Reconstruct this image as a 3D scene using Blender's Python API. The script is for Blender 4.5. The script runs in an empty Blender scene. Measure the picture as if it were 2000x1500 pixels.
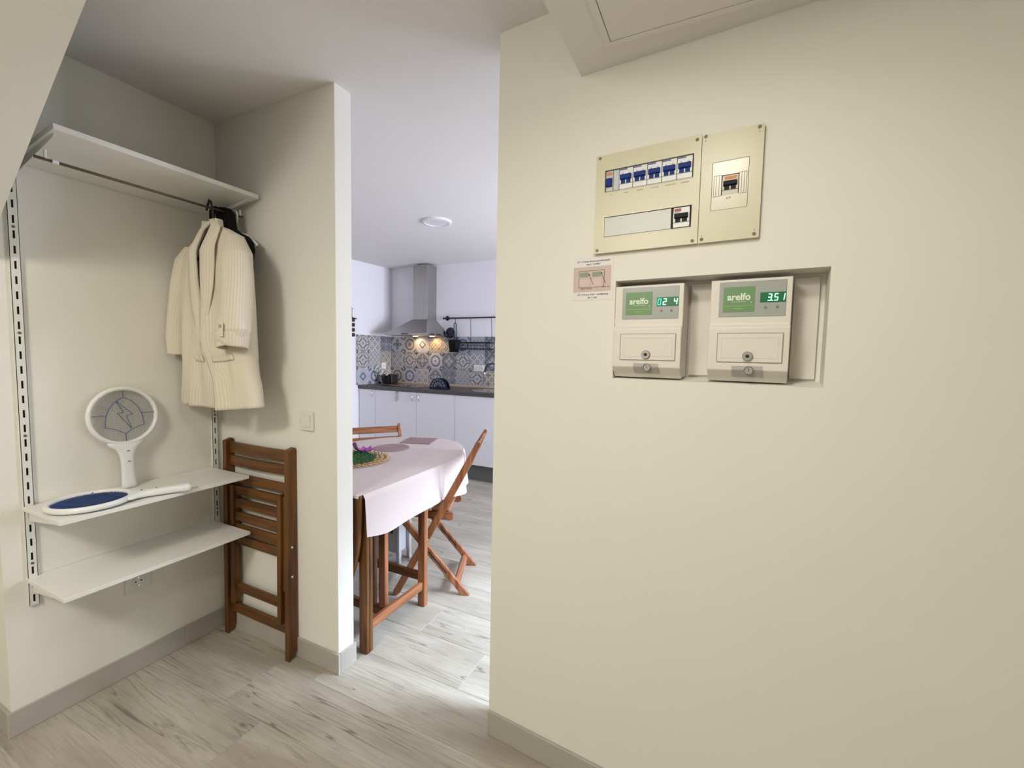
import bpy, bmesh, math, random
from mathutils import Matrix, Vector
random.seed(7)
S = bpy.context.scene
COL = S.collection
PI = math.pi

# ------------------------------------------------------------------ camera
cd = bpy.data.cameras.new('camera')
cam = bpy.data.objects.new('camera', cd); COL.objects.link(cam)
Rm = [[0.9002319, -0.0470152, 0.4328651], [0.4349741, 0.0525933, -0.8989057], [0.0194964, 0.9975087, 0.0677965]]
M4 = Matrix([[Rm[0][0], Rm[0][1], Rm[0][2], 0], [Rm[1][0], Rm[1][1], Rm[1][2], 0], [Rm[2][0], Rm[2][1], Rm[2][2], 1.35], [0, 0, 0, 1]])
cam.matrix_world = M4
cd.sensor_fit = 'HORIZONTAL'; cd.sensor_width = 36; cd.lens = 15.323
cd.clip_start = 0.01; cd.clip_end = 60
S.camera = cam

# ------------------------------------------------------------------ world, lights, exposure
w = bpy.data.worlds.new('world'); S.world = w; w.use_nodes = True
w.node_tree.nodes['Background'].inputs[0].default_value = (0.75, 0.85, 1.0, 1)
w.node_tree.nodes['Background'].inputs[1].default_value = 0.6

def area(name, loc, target, sx, sy, power, color, shape='RECTANGLE', spread=PI):
    l = bpy.data.lights.new(name, 'AREA'); l.shape = shape; l.size = sx; l.size_y = sy
    l.energy = power; l.color = color; l.spread = spread
    o = bpy.data.objects.new(name, l); COL.objects.link(o); o.location = loc
    d = Vector(target) - Vector(loc); o.rotation_euler = d.to_track_quat('-Z', 'Y').to_euler()
    return o

area('hall_lamp_light', (-0.15, 0.50, 2.128), (-0.15, 0.50, 0), 0.20, 0.20, 3.3, (1.0, 0.955, 0.86), 'DISK')
area('hall_fill_light', (-0.95, -0.95, 2.343), (-0.95, -0.95, 0), 0.55, 0.55, 23, (1.0, 0.955, 0.86), 'DISK')  # added soft fill for the closet and hall, no known lamp here
def point(name, loc, power, color, r):
    l = bpy.data.lights.new(name, 'POINT'); l.energy = power; l.color = color; l.shadow_soft_size = r
    o = bpy.data.objects.new(name, l); COL.objects.link(o); o.location = loc
point('hall_lamp_side_fill', (-0.15, 0.50, 2.03), 1.0, (1.0, 0.955, 0.86), 0.075)  # point light added below the lamp to brighten the upper walls
point('hall_fill_point', (-0.95, -0.95, 2.16), 15, (1.0, 0.955, 0.86), 0.17)  # added sideways fill to go with the soft hall fill
area('kitchen_daylight', (1.12, 2.25, 1.15), (-3, 2.9, 0.75), 0.8, 1.9, 8, (0.76, 0.83, 1.0))
area('kitchen_floor_fill', (1.16, 2.10, 2.02), (-0.60, 1.85, 0.0), 0.9, 0.5, 17, (0.66, 0.80, 1.0), spread=.85)  # narrow beam added on the door side to brighten the kitchen floor
area('kitchen_far_fill', (1.12, 3.45, 1.45), (-3.5, 3.7, 1.15), 1.2, 1.3, 56, (0.80, 0.84, 1.0), spread=2.1)  # added fill at an invented window, lifts the far kitchen walls
S.view_settings.view_transform = 'Standard'; S.view_settings.look = 'None'
S.view_settings.gamma = 1.0; S.view_settings.use_curve_mapping = False
S.view_settings.exposure = 0.5

# ------------------------------------------------------------------ materials
MATS = {}
def mat(name, col, rough=0.6, metal=0.0, spec=0.5, bump=0.0, bscale=60, vary=0.0, vscale=3.0, emit=0.0, trans=0.0, alpha=1.0):
    if name in MATS: return MATS[name]
    m = bpy.data.materials.new(name); m.use_nodes = True; nt = m.node_tree; b = nt.nodes['Principled BSDF']
    b.inputs['Base Color'].default_value = (*col, 1); b.inputs['Roughness'].default_value = rough
    b.inputs['Metallic'].default_value = metal; b.inputs['Specular IOR Level'].default_value = spec
    if trans: b.inputs['Transmission Weight'].default_value = trans
    if emit:
        b.inputs['Emission Color'].default_value = (*col, 1); b.inputs['Emission Strength'].default_value = emit
    tc = nt.nodes.new('ShaderNodeTexCoord')
    if vary:
        n = nt.nodes.new('ShaderNodeTexNoise'); n.inputs['Scale'].default_value = vscale; n.inputs['Detail'].default_value = 5
        nt.links.new(tc.outputs['Object'], n.inputs['Vector'])
        mx = nt.nodes.new('ShaderNodeMix'); mx.data_type = 'RGBA'
        mx.inputs[6].default_value = (*[c * (1 - vary) for c in col], 1); mx.inputs[7].default_value = (*[min(1, c * (1 + vary)) for c in col], 1)
        nt.links.new(n.outputs['Fac'], mx.inputs[0]); nt.links.new(mx.outputs[2], b.inputs['Base Color'])
    if bump:
        n = nt.nodes.new('ShaderNodeTexNoise'); n.inputs['Scale'].default_value = bscale; n.inputs['Detail'].default_value = 3
        nt.links.new(tc.outputs['Object'], n.inputs['Vector'])
        bp = nt.nodes.new('ShaderNodeBump'); bp.inputs['Strength'].default_value = bump; bp.inputs['Distance'].default_value = 0.002
        nt.links.new(n.outputs['Fac'], bp.inputs['Height']); nt.links.new(bp.outputs[0], b.inputs['Normal'])
    MATS[name] = m
    return m

class NT:
    """tiny helper to write node maths"""
    def __init__(s, m): s.nt = m.node_tree
    def n(s, t, **k):
        x = s.nt.nodes.new(t)
        for a, v in k.items(): setattr(x, a, v)
        return x
    def m(s, op, a, b=None, c=None):
        x = s.n('ShaderNodeMath', operation=op)
        for i, v in enumerate((a, b, c)):
            if v is None: continue
            if isinstance(v, (int, float)): x.inputs[i].default_value = v
            else: s.nt.links.new(v, x.inputs[i])
        return x.outputs[0]
    def mix(s, f, a, b):
        x = s.n('ShaderNodeMix', data_type='RGBA')
        for i, v in ((0, f), (6, a), (7, b)):
            if isinstance(v, (int, float)): x.inputs[i].default_value = v
            elif isinstance(v, tuple): x.inputs[i].default_value = (*v, 1)
            else: s.nt.links.new(v, x.inputs[i])
        return x.outputs[2]

def wood(name, dark, light, axis=2, rough=0.38, spec=0.4):
    m = bpy.data.materials.new(name); m.use_nodes = True; k = NT(m); b = m.node_tree.nodes['Principled BSDF']
    tc = k.n('ShaderNodeTexCoord'); mp = k.n('ShaderNodeMapping'); oi = k.n('ShaderNodeObjectInfo')
    sc = [45, 45, 45]; sc[axis] = 3
    mp.inputs['Scale'].default_value = sc
    m.node_tree.links.new(tc.outputs['Object'], mp.inputs['Vector'])
    cmb = k.n('ShaderNodeCombineXYZ'); r = k.m('MULTIPLY', oi.outputs['Random'], 20.0)
    for i in range(3): m.node_tree.links.new(r, cmb.inputs[i])
    m.node_tree.links.new(cmb.outputs[0], mp.inputs['Location'])
    n = k.n('ShaderNodeTexNoise'); n.inputs['Scale'].default_value = 1.0; n.inputs['Detail'].default_value = 6; n.inputs['Distortion'].default_value = 0.6
    m.node_tree.links.new(mp.outputs[0], n.inputs['Vector'])
    f = k.m('SMOOTH_MIN', k.m('MULTIPLY', k.m('SUBTRACT', n.outputs['Fac'], 0.3), 2.4), 1.0, 0.2)
    m.node_tree.links.new(k.mix(f, dark, light), b.inputs['Base Color'])
    b.inputs['Roughness'].default_value = rough; b.inputs['Specular IOR Level'].default_value = spec
    return m

WALL = mat('plaster_cream', (0.80, 0.785, 0.715), 0.85, spec=0.15, bump=0.25, bscale=35, vary=0.02, vscale=2.5)
WALLK = mat('plaster_kitchen', (0.82, 0.80, 0.83), 0.85, spec=0.15, bump=0.2, bscale=35)
CEIL = mat('plaster_ceiling', (0.80, 0.77, 0.75), 0.9, spec=0.1)
SHELF = mat('white_laminate', (0.80, 0.79, 0.75), 0.35, spec=0.4, vary=0.01)
RAILM = mat('white_steel', (0.74, 0.74, 0.69), 0.4, spec=0.4)
DARK = mat('slot_dark', (0.03, 0.028, 0.02), 0.8)
STEELD = mat('dark_rod_steel', (0.16, 0.14, 0.11), 0.4, metal=0.6)
STEEL = mat('brushed_steel', (0.37, 0.355, 0.34), 0.36, metal=0.85, vary=0.08, vscale=14)
CHROME = mat('chrome', (0.75, 0.75, 0.75), 0.15, metal=1.0)
BLACK = mat('black_cloth', (0.006, 0.006, 0.008), 0.9, spec=0.2)
BLACKP = mat('black_plastic', (0.01, 0.01, 0.012), 0.5)
WPLAS = mat('white_plastic', (0.80, 0.81, 0.80), 0.3, spec=0.5)
SWP = mat('switch_plastic', (0.76, 0.75, 0.69), 0.35)
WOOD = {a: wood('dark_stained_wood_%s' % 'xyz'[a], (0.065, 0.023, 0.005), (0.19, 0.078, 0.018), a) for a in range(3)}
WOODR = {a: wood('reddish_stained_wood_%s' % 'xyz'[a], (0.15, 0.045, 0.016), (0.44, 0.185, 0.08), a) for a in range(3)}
BASE = mat('grey_tile_skirting', (0.42, 0.395, 0.345), 0.5, vary=0.10, vscale=9)
GROUT = mat('grout', (0.55, 0.51, 0.45), 0.9)
CABW = mat('cabinet_white', (0.82, 0.81, 0.84), 0.3, spec=0.4)
TOEK = mat('toe_kick_grey', (0.13, 0.13, 0.125), 0.5)
WTOP = mat('worktop_dark', (0.075, 0.068, 0.062), 0.42, vary=0.25, vscale=25)

def floor_mat():
    m = bpy.data.materials.new('wood_look_porcelain'); m.use_nodes = True; k = NT(m); nt = m.node_tree; b = nt.nodes['Principled BSDF']
    tc = k.n('ShaderNodeTexCoord'); oi = k.n('ShaderNodeObjectInfo')
    sep = k.n('ShaderNodeSeparateXYZ'); nt.links.new(tc.outputs['Object'], sep.inputs[0])
    rnd = oi.outputs['Random']
    def noise(sx, sy, off, detail=5, dist=0.5, rough=0.55):
        c = k.n('ShaderNodeCombineXYZ')
        nt.links.new(k.m('ADD', k.m('MULTIPLY', sep.outputs[0], sx), k.m('MULTIPLY', rnd, 37.0 + off)), c.inputs[0])
        nt.links.new(k.m('ADD', k.m('MULTIPLY', sep.outputs[1], sy), k.m('MULTIPLY', rnd, 11.0 + off)), c.inputs[1])
        c.inputs[2].default_value = off
        n = k.n('ShaderNodeTexNoise'); n.inputs['Scale'].default_value = 1; n.inputs['Detail'].default_value = detail
        n.inputs['Distortion'].default_value = dist; n.inputs['Roughness'].default_value = rough
        nt.links.new(c.outputs[0], n.inputs['Vector']); return n.outputs['Fac']
    def sm(v, lo, hi):
        x = k.n('ShaderNodeMapRange', interpolation_type='SMOOTHSTEP'); nt.links.new(v, x.inputs[0])
        x.inputs[1].default_value = lo; x.inputs[2].default_value = hi; return x.outputs[0]
    base = k.mix(sm(noise(1.6, 7, 0.3), 0.3, 0.7), (0.35, 0.315, 0.255), (0.50, 0.465, 0.395))
    fine = noise(7, 130, 2.1, 4, 0.3)
    base = k.mix(k.m('MULTIPLY', sm(fine, 0.42, 0.7), 0.5), base, (0.30, 0.27, 0.22))
    # long dark veins: thin bands where a smooth stretched noise crosses fixed levels
    v = noise(0.62, 13.0, 5.7, 2, 0.45)
    vein = k.m('ABSOLUTE', k.m('SUBTRACT', k.m('FRACT', k.m('MULTIPLY', v, 8.0)), 0.5))
    vein = sm(vein, 0.065, 0.0)
    patch = sm(noise(1.5, 5.0, 9.2, 2, 0.4), 0.42, 0.62)
    base = k.mix(k.m('MULTIPLY', k.m('MULTIPLY', vein, patch), 0.9), base, (0.17, 0.15, 0.12))
    smear = k.m('MULTIPLY', sm(noise(2.2, 24.0, 14.2, 6, 1.2, 0.7), 0.54, 0.70), sm(noise(1.3, 4.0, 17.0, 2), 0.45, 0.62))
    base = k.mix(k.m('MULTIPLY', smear, 0.75), base, (0.20, 0.18, 0.145))
    # knots
    vo = k.n('ShaderNodeTexVoronoi', feature='F1'); c = k.n('ShaderNodeCombineXYZ')
    nt.links.new(k.m('ADD', k.m('MULTIPLY', sep.outputs[0], 1.7), k.m('MULTIPLY', rnd, 91.0)), c.inputs[0])
    nt.links.new(k.m('ADD', k.m('MULTIPLY', sep.outputs[1], 3.6), k.m('MULTIPLY', rnd, 53.0)), c.inputs[1])
    vo.inputs['Scale'].default_value = 1.0; nt.links.new(c.outputs[0], vo.inputs['Vector'])
    kd = vo.outputs['Distance']
    ring = k.m('MULTIPLY', sm(k.m('SINE', k.m('MULTIPLY', kd, 190.0)), 0.2, 0.9), sm(kd, 0.13, 0.05))
    base = k.mix(k.m('MULTIPLY', ring, 0.35), base, (0.2, 0.175, 0.14))
    base = k.mix(k.m('MULTIPLY', sm(kd, 0.04, 0.02), 0.8), base, (0.14, 0.12, 0.09))
    nt.links.new(base, b.inputs['Base Color'])
    b.inputs['Roughness'].default_value = 0.42; b.inputs['Specular IOR Level'].default_value = 0.35
    bp = k.n('ShaderNodeBump'); bp.inputs['Strength'].default_value = 0.2; bp.inputs['Distance'].default_value = 0.001
    nt.links.new(fine, bp.inputs['Height']); nt.links.new(bp.outputs[0], b.inputs['Normal'])
    return m
FLOOR = floor_mat()

# ------------------------------------------------------------------ mesh helpers
class MB:
    def __init__(s): s.bm = bmesh.new()
    def box(s, x0, x1, y0, y1, z0, z1, rot=None, piv=None):
        vs = [s.bm.verts.new(p) for p in ((x0,y0,z0),(x1,y0,z0),(x1,y1,z0),(x0,y1,z0),(x0,y0,z1),(x1,y0,z1),(x1,y1,z1),(x0,y1,z1))]
        for f in ((0,3,2,1),(4,5,6,7),(0,1,5,4),(1,2,6,5),(2,3,7,6),(3,0,4,7)): s.bm.faces.new([vs[i] for i in f])
        if rot is not None:
            for v in vs: v.co = piv + rot @ (v.co - piv)
        return s
    def bar(s, a, b, w, d, up=(0, 0, 1)):
        """rectangular bar from a to b; w across (perpendicular to up and axis), d along the up side"""
        a = Vector(a); b = Vector(b); ax = (b - a).normalized(); upv = Vector(up)
        sd = ax.cross(upv).normalized(); u = sd.cross(ax).normalized()
        vs = []
        for p in (a, b):
            for i, j in ((-1,-1),(1,-1),(1,1),(-1,1)): vs.append(s.bm.verts.new(p + sd * (i * w / 2) + u * (j * d / 2)))
        for f in ((3,2,1,0),(4,5,6,7),(0,1,5,4),(1,2,6,5),(2,3,7,6),(3,0,4,7)): s.bm.faces.new([vs[i] for i in f])
        return s
    def tube(s, pts, r, n=10, caps=True):
        pts = [Vector(p) for p in pts]; rs = r if isinstance(r, (list, tuple)) else [r] * len(pts)
        rings = []; prev = None
        for i, p in enumerate(pts):
            t = (pts[min(i + 1, len(pts) - 1)] - pts[max(i - 1, 0)]).normalized()
            if prev is None:
                q = Vector((0, 0, 1)) if abs(t.z) < 0.9 else Vector((1, 0, 0)); x = t.cross(q).normalized()
            else: x = (prev - t * prev.dot(t)).normalized()
            prev = x; y = t.cross(x)
            rings.append([s.bm.verts.new(p + (x * math.cos(2 * PI * k / n) + y * math.sin(2 * PI * k / n)) * rs[i]) for k in range(n)])
        for a, b in zip(rings, rings[1:]):
            for k in range(n): s.bm.faces.new((a[k], a[(k + 1) % n], b[(k + 1) % n], b[k]))
        if caps: s.bm.faces.new(rings[0][::-1]); s.bm.faces.new(rings[-1])
        return s
    def lathe(s, prof, c=(0, 0, 0), n=24, axis=2):
        rings = []
        for r, z in prof:
            ring = []
            for k in range(n):
                a = 2 * PI * k / n; p = [r * math.cos(a), r * math.sin(a), z]
                if axis == 1: p = [p[0], z, p[1]]
                if axis == 0: p = [z, p[0], p[1]]
                ring.append(s.bm.verts.new(Vector(p) + Vector(c)))
            rings.append(ring)
        for a, b in zip(rings, rings[1:]):
            for k in range(n): s.bm.faces.new((a[k], a[(k + 1) % n], b[(k + 1) % n], b[k]))
        if prof[0][0] > 1e-6: s.bm.faces.new(rings[0][::-1])
        if prof[-1][0] > 1e-6: s.bm.faces.new(rings[-1])
        return s
    def prism(s, poly, ax, lo, hi):
        """poly of 2D points in the two other axes (x,y,z order), extruded along axis ax"""
        def P(p, t):
            q = list(p); q.insert(ax, t); return q
        a = [s.bm.verts.new(P(p, lo)) for p in poly]; b = [s.bm.verts.new(P(p, hi)) for p in poly]
        n = len(poly)
        for i in range(n): s.bm.faces.new((a[i], a[(i + 1) % n], b[(i + 1) % n], b[i]))
        s.bm.faces.new(a[::-1]); s.bm.faces.new(b)
        return s
    def grid(s, fn, nu, nv, closed=False, us=0.0):
        V = [[s.bm.verts.new(fn(i / nu, j / nv)) for j in range(nv + 1)] for i in range(nu + (0 if closed else 1))]
        m = len(V)
        if us:      # u coordinate in metres as a UV map, for cloth stripes
            uv = s.bm.loops.layers.uv.verify()
            for i in range(nu):
                for j in range(nv):
                    f = s.bm.faces.new((V[i][j], V[(i + 1) % m][j], V[(i + 1) % m][j + 1], V[i][j + 1]))
                    for l, (a, b) in zip(f.loops, ((i, j), (i + 1, j), (i + 1, j + 1), (i, j + 1))): l[uv].uv = (a / nu * us, b / nv)
            return s
        for i in range(nu):
            for j in range(nv):
                s.bm.faces.new((V[i][j], V[(i + 1) % m][j], V[(i + 1) % m][j + 1], V[i][j + 1]))
        return s
    def build(s, name, material, parent=None, bevel=0, smooth=False, seg=2, sub=0, solid=0, kind=None, label=None):
        bmesh.ops.remove_doubles(s.bm, verts=s.bm.verts, dist=1e-6)
        bmesh.ops.recalc_face_normals(s.bm, faces=s.bm.faces)
        me = bpy.data.meshes.new(name); s.bm.to_mesh(me); s.bm.free()
        o = bpy.data.objects.new(name, me); COL.objects.link(o)
        for m_ in (material if isinstance(material, list) else [material]): me.materials.append(m_)
        if parent: o.parent = parent
        if smooth:
            for p in me.polygons: p.use_smooth = True
        if solid:
            md = o.modifiers.new('s', 'SOLIDIFY'); md.thickness = solid; md.offset = 0
        if bevel:
            md = o.modifiers.new('b', 'BEVEL'); md.width = bevel; md.segments = seg; md.limit_method = 'ANGLE'; md.angle_limit = 0.7
        if sub:
            md = o.modifiers.new('u', 'SUBSURF'); md.levels = sub; md.render_levels = sub
        if kind: o['kind'] = kind
        if label: o['label'] = label
        return o

def thing(name, label, cat, loc=(0, 0, 0), rz=0, group=None):
    o = bpy.data.objects.new(name, None); COL.objects.link(o); o.location = loc; o.rotation_euler = (0, 0, rz)
    o.empty_display_size = 0.05
    o['label'] = label; o['category'] = cat
    if group: o['group'] = group
    return o
def tag(o, label, cat, group=None):
    o['label'] = label; o['category'] = cat
    if group: o['group'] = group
    return o
def struct(o): o['kind'] = 'structure'; return o
def dup(o, parent=None, **kw):
    c = o.copy(); COL.objects.link(c); c.parent = parent
    for ch in o.children: dup(ch, c)
    return c
def text(name, body, size, material, parent, loc, rot, extrude=0.0003, align='CENTER', shear=0, sx=1.0, bold=0):
    cu = bpy.data.curves.new(name, 'FONT'); cu.body = body; cu.size = size; cu.extrude = extrude; cu.align_x = align; cu.align_y = 'CENTER'
    cu.shear = shear; cu.offset = bold; cu.resolution_u = 3
    t = bpy.data.objects.new(name, cu); COL.objects.link(t)
    dg = bpy.context.evaluated_depsgraph_get(); me = bpy.data.meshes.new_from_object(t.evaluated_get(dg))
    bpy.data.objects.remove(t)
    o = bpy.data.objects.new(name, me); COL.objects.link(o); me.materials.clear(); me.materials.append(material)
    o.parent = parent; o.location = loc; o.rotation_euler = rot; o.scale = (sx, 1, 1)
    return o
def interp(tab, t):
    if t <= tab[0][0]: return tab[0][1]
    for (a, va), (b, vb) in zip(tab, tab[1:]):
        if t <= b: f = (t - a) / (b - a); f = f * f * (3 - 2 * f) * 0.5 + f * 0.5; return va + (vb - va) * f
    return tab[-1][1]

# ------------------------------------------------------------------ the setting
XA, YB, ZC, XJ, YJ, YC, XC, YE = -2.148, 1.264, 2.376, -1.389, 1.346, 1.300, -0.692, 0.539
XK, YK, ZK, ZW = -3.935, 4.49, 2.427, 0.948
AC = math.atan(-0.0811)
XR, YN, XN = 2.3, -2.2, -3.2           # right, near and near-left limits of the hall
XKR = 1.0                              # kitchen's right wall

# floor slab and planks
fl = struct(MB().box(XN - .8, XR + .1, YN - .1, YK + .1, -0.10, -0.0018).build('floor', GROUT))
PW, PL = 0.228, 1.2
row0 = 0.963
joint = {-1: -1.450, 0: -1.668, 1: -1.452, -2: -1.05, 2: -2.1, -3: -1.9}
PX0, PX1, PY0, PY1 = XK - .02, XR, YN, YK + .02
full = None; meshes = {}
r = math.floor((PY0 - row0) / PW)
while row0 + r * PW < PY1:
    y0 = row0 + r * PW; y1 = y0 + PW
    j0 = joint.get(r, random.uniform(-PL, 0)); x = j0
    while x > PX0: x -= PL
    while x < PX1:
        a, b = max(x, PX0), min(x + PL, PX1); c, d = max(y0, PY0), min(y1, PY1)
        if b - a > 0.02 and d - c > 0.01:
            key = (round(b - a, 3), round(d - c, 3))
            if key in meshes:
                o = bpy.data.objects.new('plank', meshes[key]); COL.objects.link(o); o.parent = fl
            else:
                L, W = key
                o = MB().box(-L/2 + .0008, L/2 - .0008, -W/2 + .0008, W/2 - .0008, -0.010, 0.0).build('plank', FLOOR, fl, bevel=0.0008, seg=1)
                meshes[key] = o.data
            if not o.modifiers:
                md = o.modifiers.new('b', 'BEVEL'); md.width = 0.0008; md.segments = 1
            o.location = ((a + b) / 2, (c + d) / 2, 0)
        x += PL
    r += 1

# walls
struct(MB().box(XN, XA, YE, YB, 0, ZC + .05).build('wall_left', WALL))
struct(MB().box(XK - .1, XJ, YB, YJ, 0, ZC + .1).build('wall_back', WALL))
struct(MB().box(XN - .1, XN, YN, YE, 0, ZC + .05).build('wall_near_left', WALL))
struct(MB().box(XN - .1, XR + .1, YN - .1, YN, 0, ZC + .05).build('wall_near', WALL))
struct(MB().box(XR, XR + .1, YN, 1.6, 0, ZC + .05).build('wall_near_right', WALL))
# wall with the meters, with a recess; local frame: x along wall, y into wall
NX0, NX1, NZ0, NZ1 = 0.407, 0.908, 1.286, 1.565
wr = MB()
T = 0.12
wr.box(0, NX0, 0, T, 0, ZC + .1).box(NX1, 3.05, 0, T, 0, ZC + .1).box(NX0, NX1, 0, T, 0, NZ0).box(NX0, NX1, 0, T, NZ1, ZC + .1)
wr.box(NX0, NX1, 0.090, T, NZ0, NZ1)
wr.prism([(0.0005, NZ0), (0.090, NZ0), (0.090, NZ0 + .010)], 0, NX0, NX1)
wall_right = struct(wr.build('wall_right', WALL)); wall_right.location = (XC, YC, 0); wall_right.rotation_euler = (0, 0, AC)
# kitchen shell
struct(MB().box(XK - .1, XK, YJ, YK + .1, 0, ZK + .05).build('wall_far_left', WALLK))
struct(MB().box(XK, XKR + .1, YK, YK + .1, 0, ZK + .05).build('wall_far', WALLK))
struct(MB().box(XKR, XKR + .1, 1.25, 1.55, 0, ZK + .05).box(XKR, XKR + .1, 2.65, 2.80, 0, ZK + .05).box(XKR, XKR + .1, 4.10, YK, 0, ZK + .05).box(XKR, XKR + .1, 1.55, 2.65, 2.15, ZK + .05).box(XKR, XKR + .1, 2.80, 4.10, 2.15, ZK + .05).box(XKR, XKR + .1, 2.80, 4.10, 0, .80)
       .build('wall_far_right', WALLK))
def window(name, y0, y1, z0, z1):
    m = MB(); x0, x1 = XKR + .02, XKR + .08
    m.box(x0, x1, y0, y0 + .05, z0, z1).box(x0, x1, y1 - .05, y1, z0, z1).box(x0, x1, y0 + .05, y1 - .05, z1 - .05, z1).box(x0, x1, y0 + .05, y1 - .05, z0, z0 + .05)
    ym = (y0 + y1) / 2; m.box(x0, x1, ym - .025, ym + .025, z0 + .05, z1 - .05)
    return struct(m.build(name, WPLAS, bevel=.004))
window('door_1', 1.55, 2.65, 0.0, 2.15); window('added_window_1', 2.80, 4.10, .80, 2.15)  # the window is unseen, added along with the far kitchen fill
# ceilings
cl = MB()
for y0, z0, y1, z1 in ((YN, ZC, 1.38, ZC), (1.38, ZC, YK + .1, ZK)):
    cl.prism([(y0, z0), (y1, z1), (y1, z1 + .1), (y0, z0 + .1)], 0, XK - .1, XR + .1)
struct(cl.build('ceiling', CEIL))
# dropped ceiling box over the meters with an access hatch
XB, ZB = -0.41, 2.161
bh = MB()
bh.prism([(XB, YN), (XR, YN), (XR, YC - .0811 * (XR - XC) + .01), (XB, YC - .0811 * (XB - XC) + .01)], 2, ZB, ZC + .02)
struct(bh.build('ceiling', CEIL))
hx0, hy1 = -0.316, 1.181
hf = MB()
hf.box(hx0, 0.75, hy1 - .017, hy1, ZB - .006, ZB + .002).box(hx0, hx0 + .017, 0.75, hy1 - .017, ZB - .006, ZB + .002)
hf.box(hx0, .75, .733, .75, ZB - .006, ZB + .002).box(.733, .75, .75, hy1 - .017, ZB - .006, ZB + .002)
trim1 = struct(hf.build('trim_1', CEIL, bevel=.001))
MB().box(hx0 + .019, .731, .752, hy1 - .019, ZB - .005, ZB + .001).build('hatch_panel', CEIL, trim1, bevel=.001)
# sloping underside of the stairs at the left
sx0, sz0, sx1, sz1 = -2.30, 1.507, -1.125, 2.376
sl = (sz1 - sz0) / (sx1 - sx0)
xl = XN; zl = sz0 + (xl - sx0) * sl
struct(MB().prism([(xl, zl), (sx1, sz1), (sx1 - .2, sz1 + .02), (xl, zl + .22)], 1, YN, YE).build('ceiling', WALL))

# skirting tiles
def skirt(name, loc, rz, lens, h=.088, t=.010, x0=0.0):
    L = sum(lens)
    s = struct(MB().box(x0, x0 + L, -t + .002, 0, 0.0, h - .002).build(name, GROUT)); s.location = loc; s.rotation_euler = (0, 0, rz)
    x = x0
    for l in lens:
        o = MB().box(x + .0008, x + l - .0008, -t, -.0005, 0.001, h).build('tile', BASE, s, bevel=.0012, seg=1); x += l
    return s
skirt('baseboard_left', (XA, YE - .010, 0), PI/2, [0.545, 0.179])
skirt('baseboard_back', (XA + .011, YB, 0), 0, [0.45, 0.308])
skirt('baseboard_jamb', (XJ, YB + .0002, 0), PI/2, [0.0905])
skirt('baseboard_right', (XC, YC, 0), AC, [0.9, 0.9, 0.9])
skirt('baseboard_near_left', (XN, YE, 0), 0, [0.5, 0.552])
skirt('baseboard_far_left', (XK, YJ, 0), PI/2, [.9, .9, .7])

# ------------------------------------------------------------------ closet: rails, shelves, rod
def rail(y, lab):
    t = thing('slotted_wall_rail', lab, 'wall rail', (XA, y, 0.44), group='slotted rails of the shelving')
    m = MB(); z0, z1 = 0.0, 1.53; fx = 0.011
    m.box(0, fx, -.0125, -.0110, z0, z1).box(0, fx, .0110, .0125, z0, z1)
    for s_ in (-1, 1):
        a, b = sorted((s_ * .0125, s_ * .0028)); m.box(fx - .0015, fx, a, b, z0, z1)
    z = z0 + .012; last = z0
    while z < z1 - .03:
        m.box(fx - .0015, fx, -.0028, .0028, last, z); last = z + .026; z += .05
    m.box(fx - .0015, fx, -.0028, .0028, last, z1)
    m.build('channel', RAILM, t)
    MB().box(0.001, .004, -.0105, .0105, z0 + .002, z1 - .002).build('slot_shade', DARK, t)  # dark strip stands for the shade inside the slots
    for zz in (.15, .60, .95, 1.30):
        MB().lathe([(0.0045, 0), (0.0045, .0016), (0.002, .0022)], (fx, 0, zz + .0 ), 12, 0).build('screw', STEELD, t)
    return t
rail(0.607, 'white slotted wall rail at the left end of the shelves')
rail(1.226, 'white slotted wall rail in the corner behind the jacket and folded chair')

def bracket(t, y, depth, h=.035):
    MB().prism([(0.011, -.002), (depth, -.002), (depth, -.010), (0.011, -h - .012)], 1, y - .0025, y + .0025).build('bracket', RAILM, t, bevel=.0006, seg=1)
def shelf(lab, z, y0, y1, depth, th=.014):
    t = thing('wall_shelf', lab, 'shelf', (XA, 0, z), group='white shelves on the slotted rails')
    MB().box(.002, depth, y0, y1, -th, 0).build('board', SHELF, t, bevel=.0012)
    MB().box(depth, depth + .0008, y0 + .001, y1 - .001, -th + .001, -.001).build('edge_band', SHELF, t)
    for y in (.607, min(1.19, y1 - .012)):
        MB().prism([(0.012, -th - .0005), (depth * .93, -th - .0005), (depth * .93, -th - .007), (0.012, -th - .04)], 1, y - .0025, y + .0025).build('bracket', RAILM, t, bevel=.0006, seg=1)
    return t
shelf('white shelf at mid height holding the two electric fly swatters', .794, .592, 1.205, .287)
shelf('empty white shelf lowest on the left wall above the socket', .54, .592, 1.205, .287)
# tilted upper shelf
t = thing('wall_shelf', 'white top shelf above the clothes rod, tilted up at the front', 'shelf', (XA, 0, 1.952), group='white shelves on the slotted rails')
ta = math.atan(.040 / .328)
t.rotation_euler = (0, -ta, 0)
MB().box(.003, .330, .61, 1.247, 0, .018).build('board', SHELF, t, bevel=.0012)
for y in (.622, 1.215):
    MB().prism([(0.012, -.0005), (.30, -.0005), (.30, -.008), (0.012, -.035)], 1, y - .0025, y + .0025).build('bracket', RAILM, t, bevel=.0006, seg=1)
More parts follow.
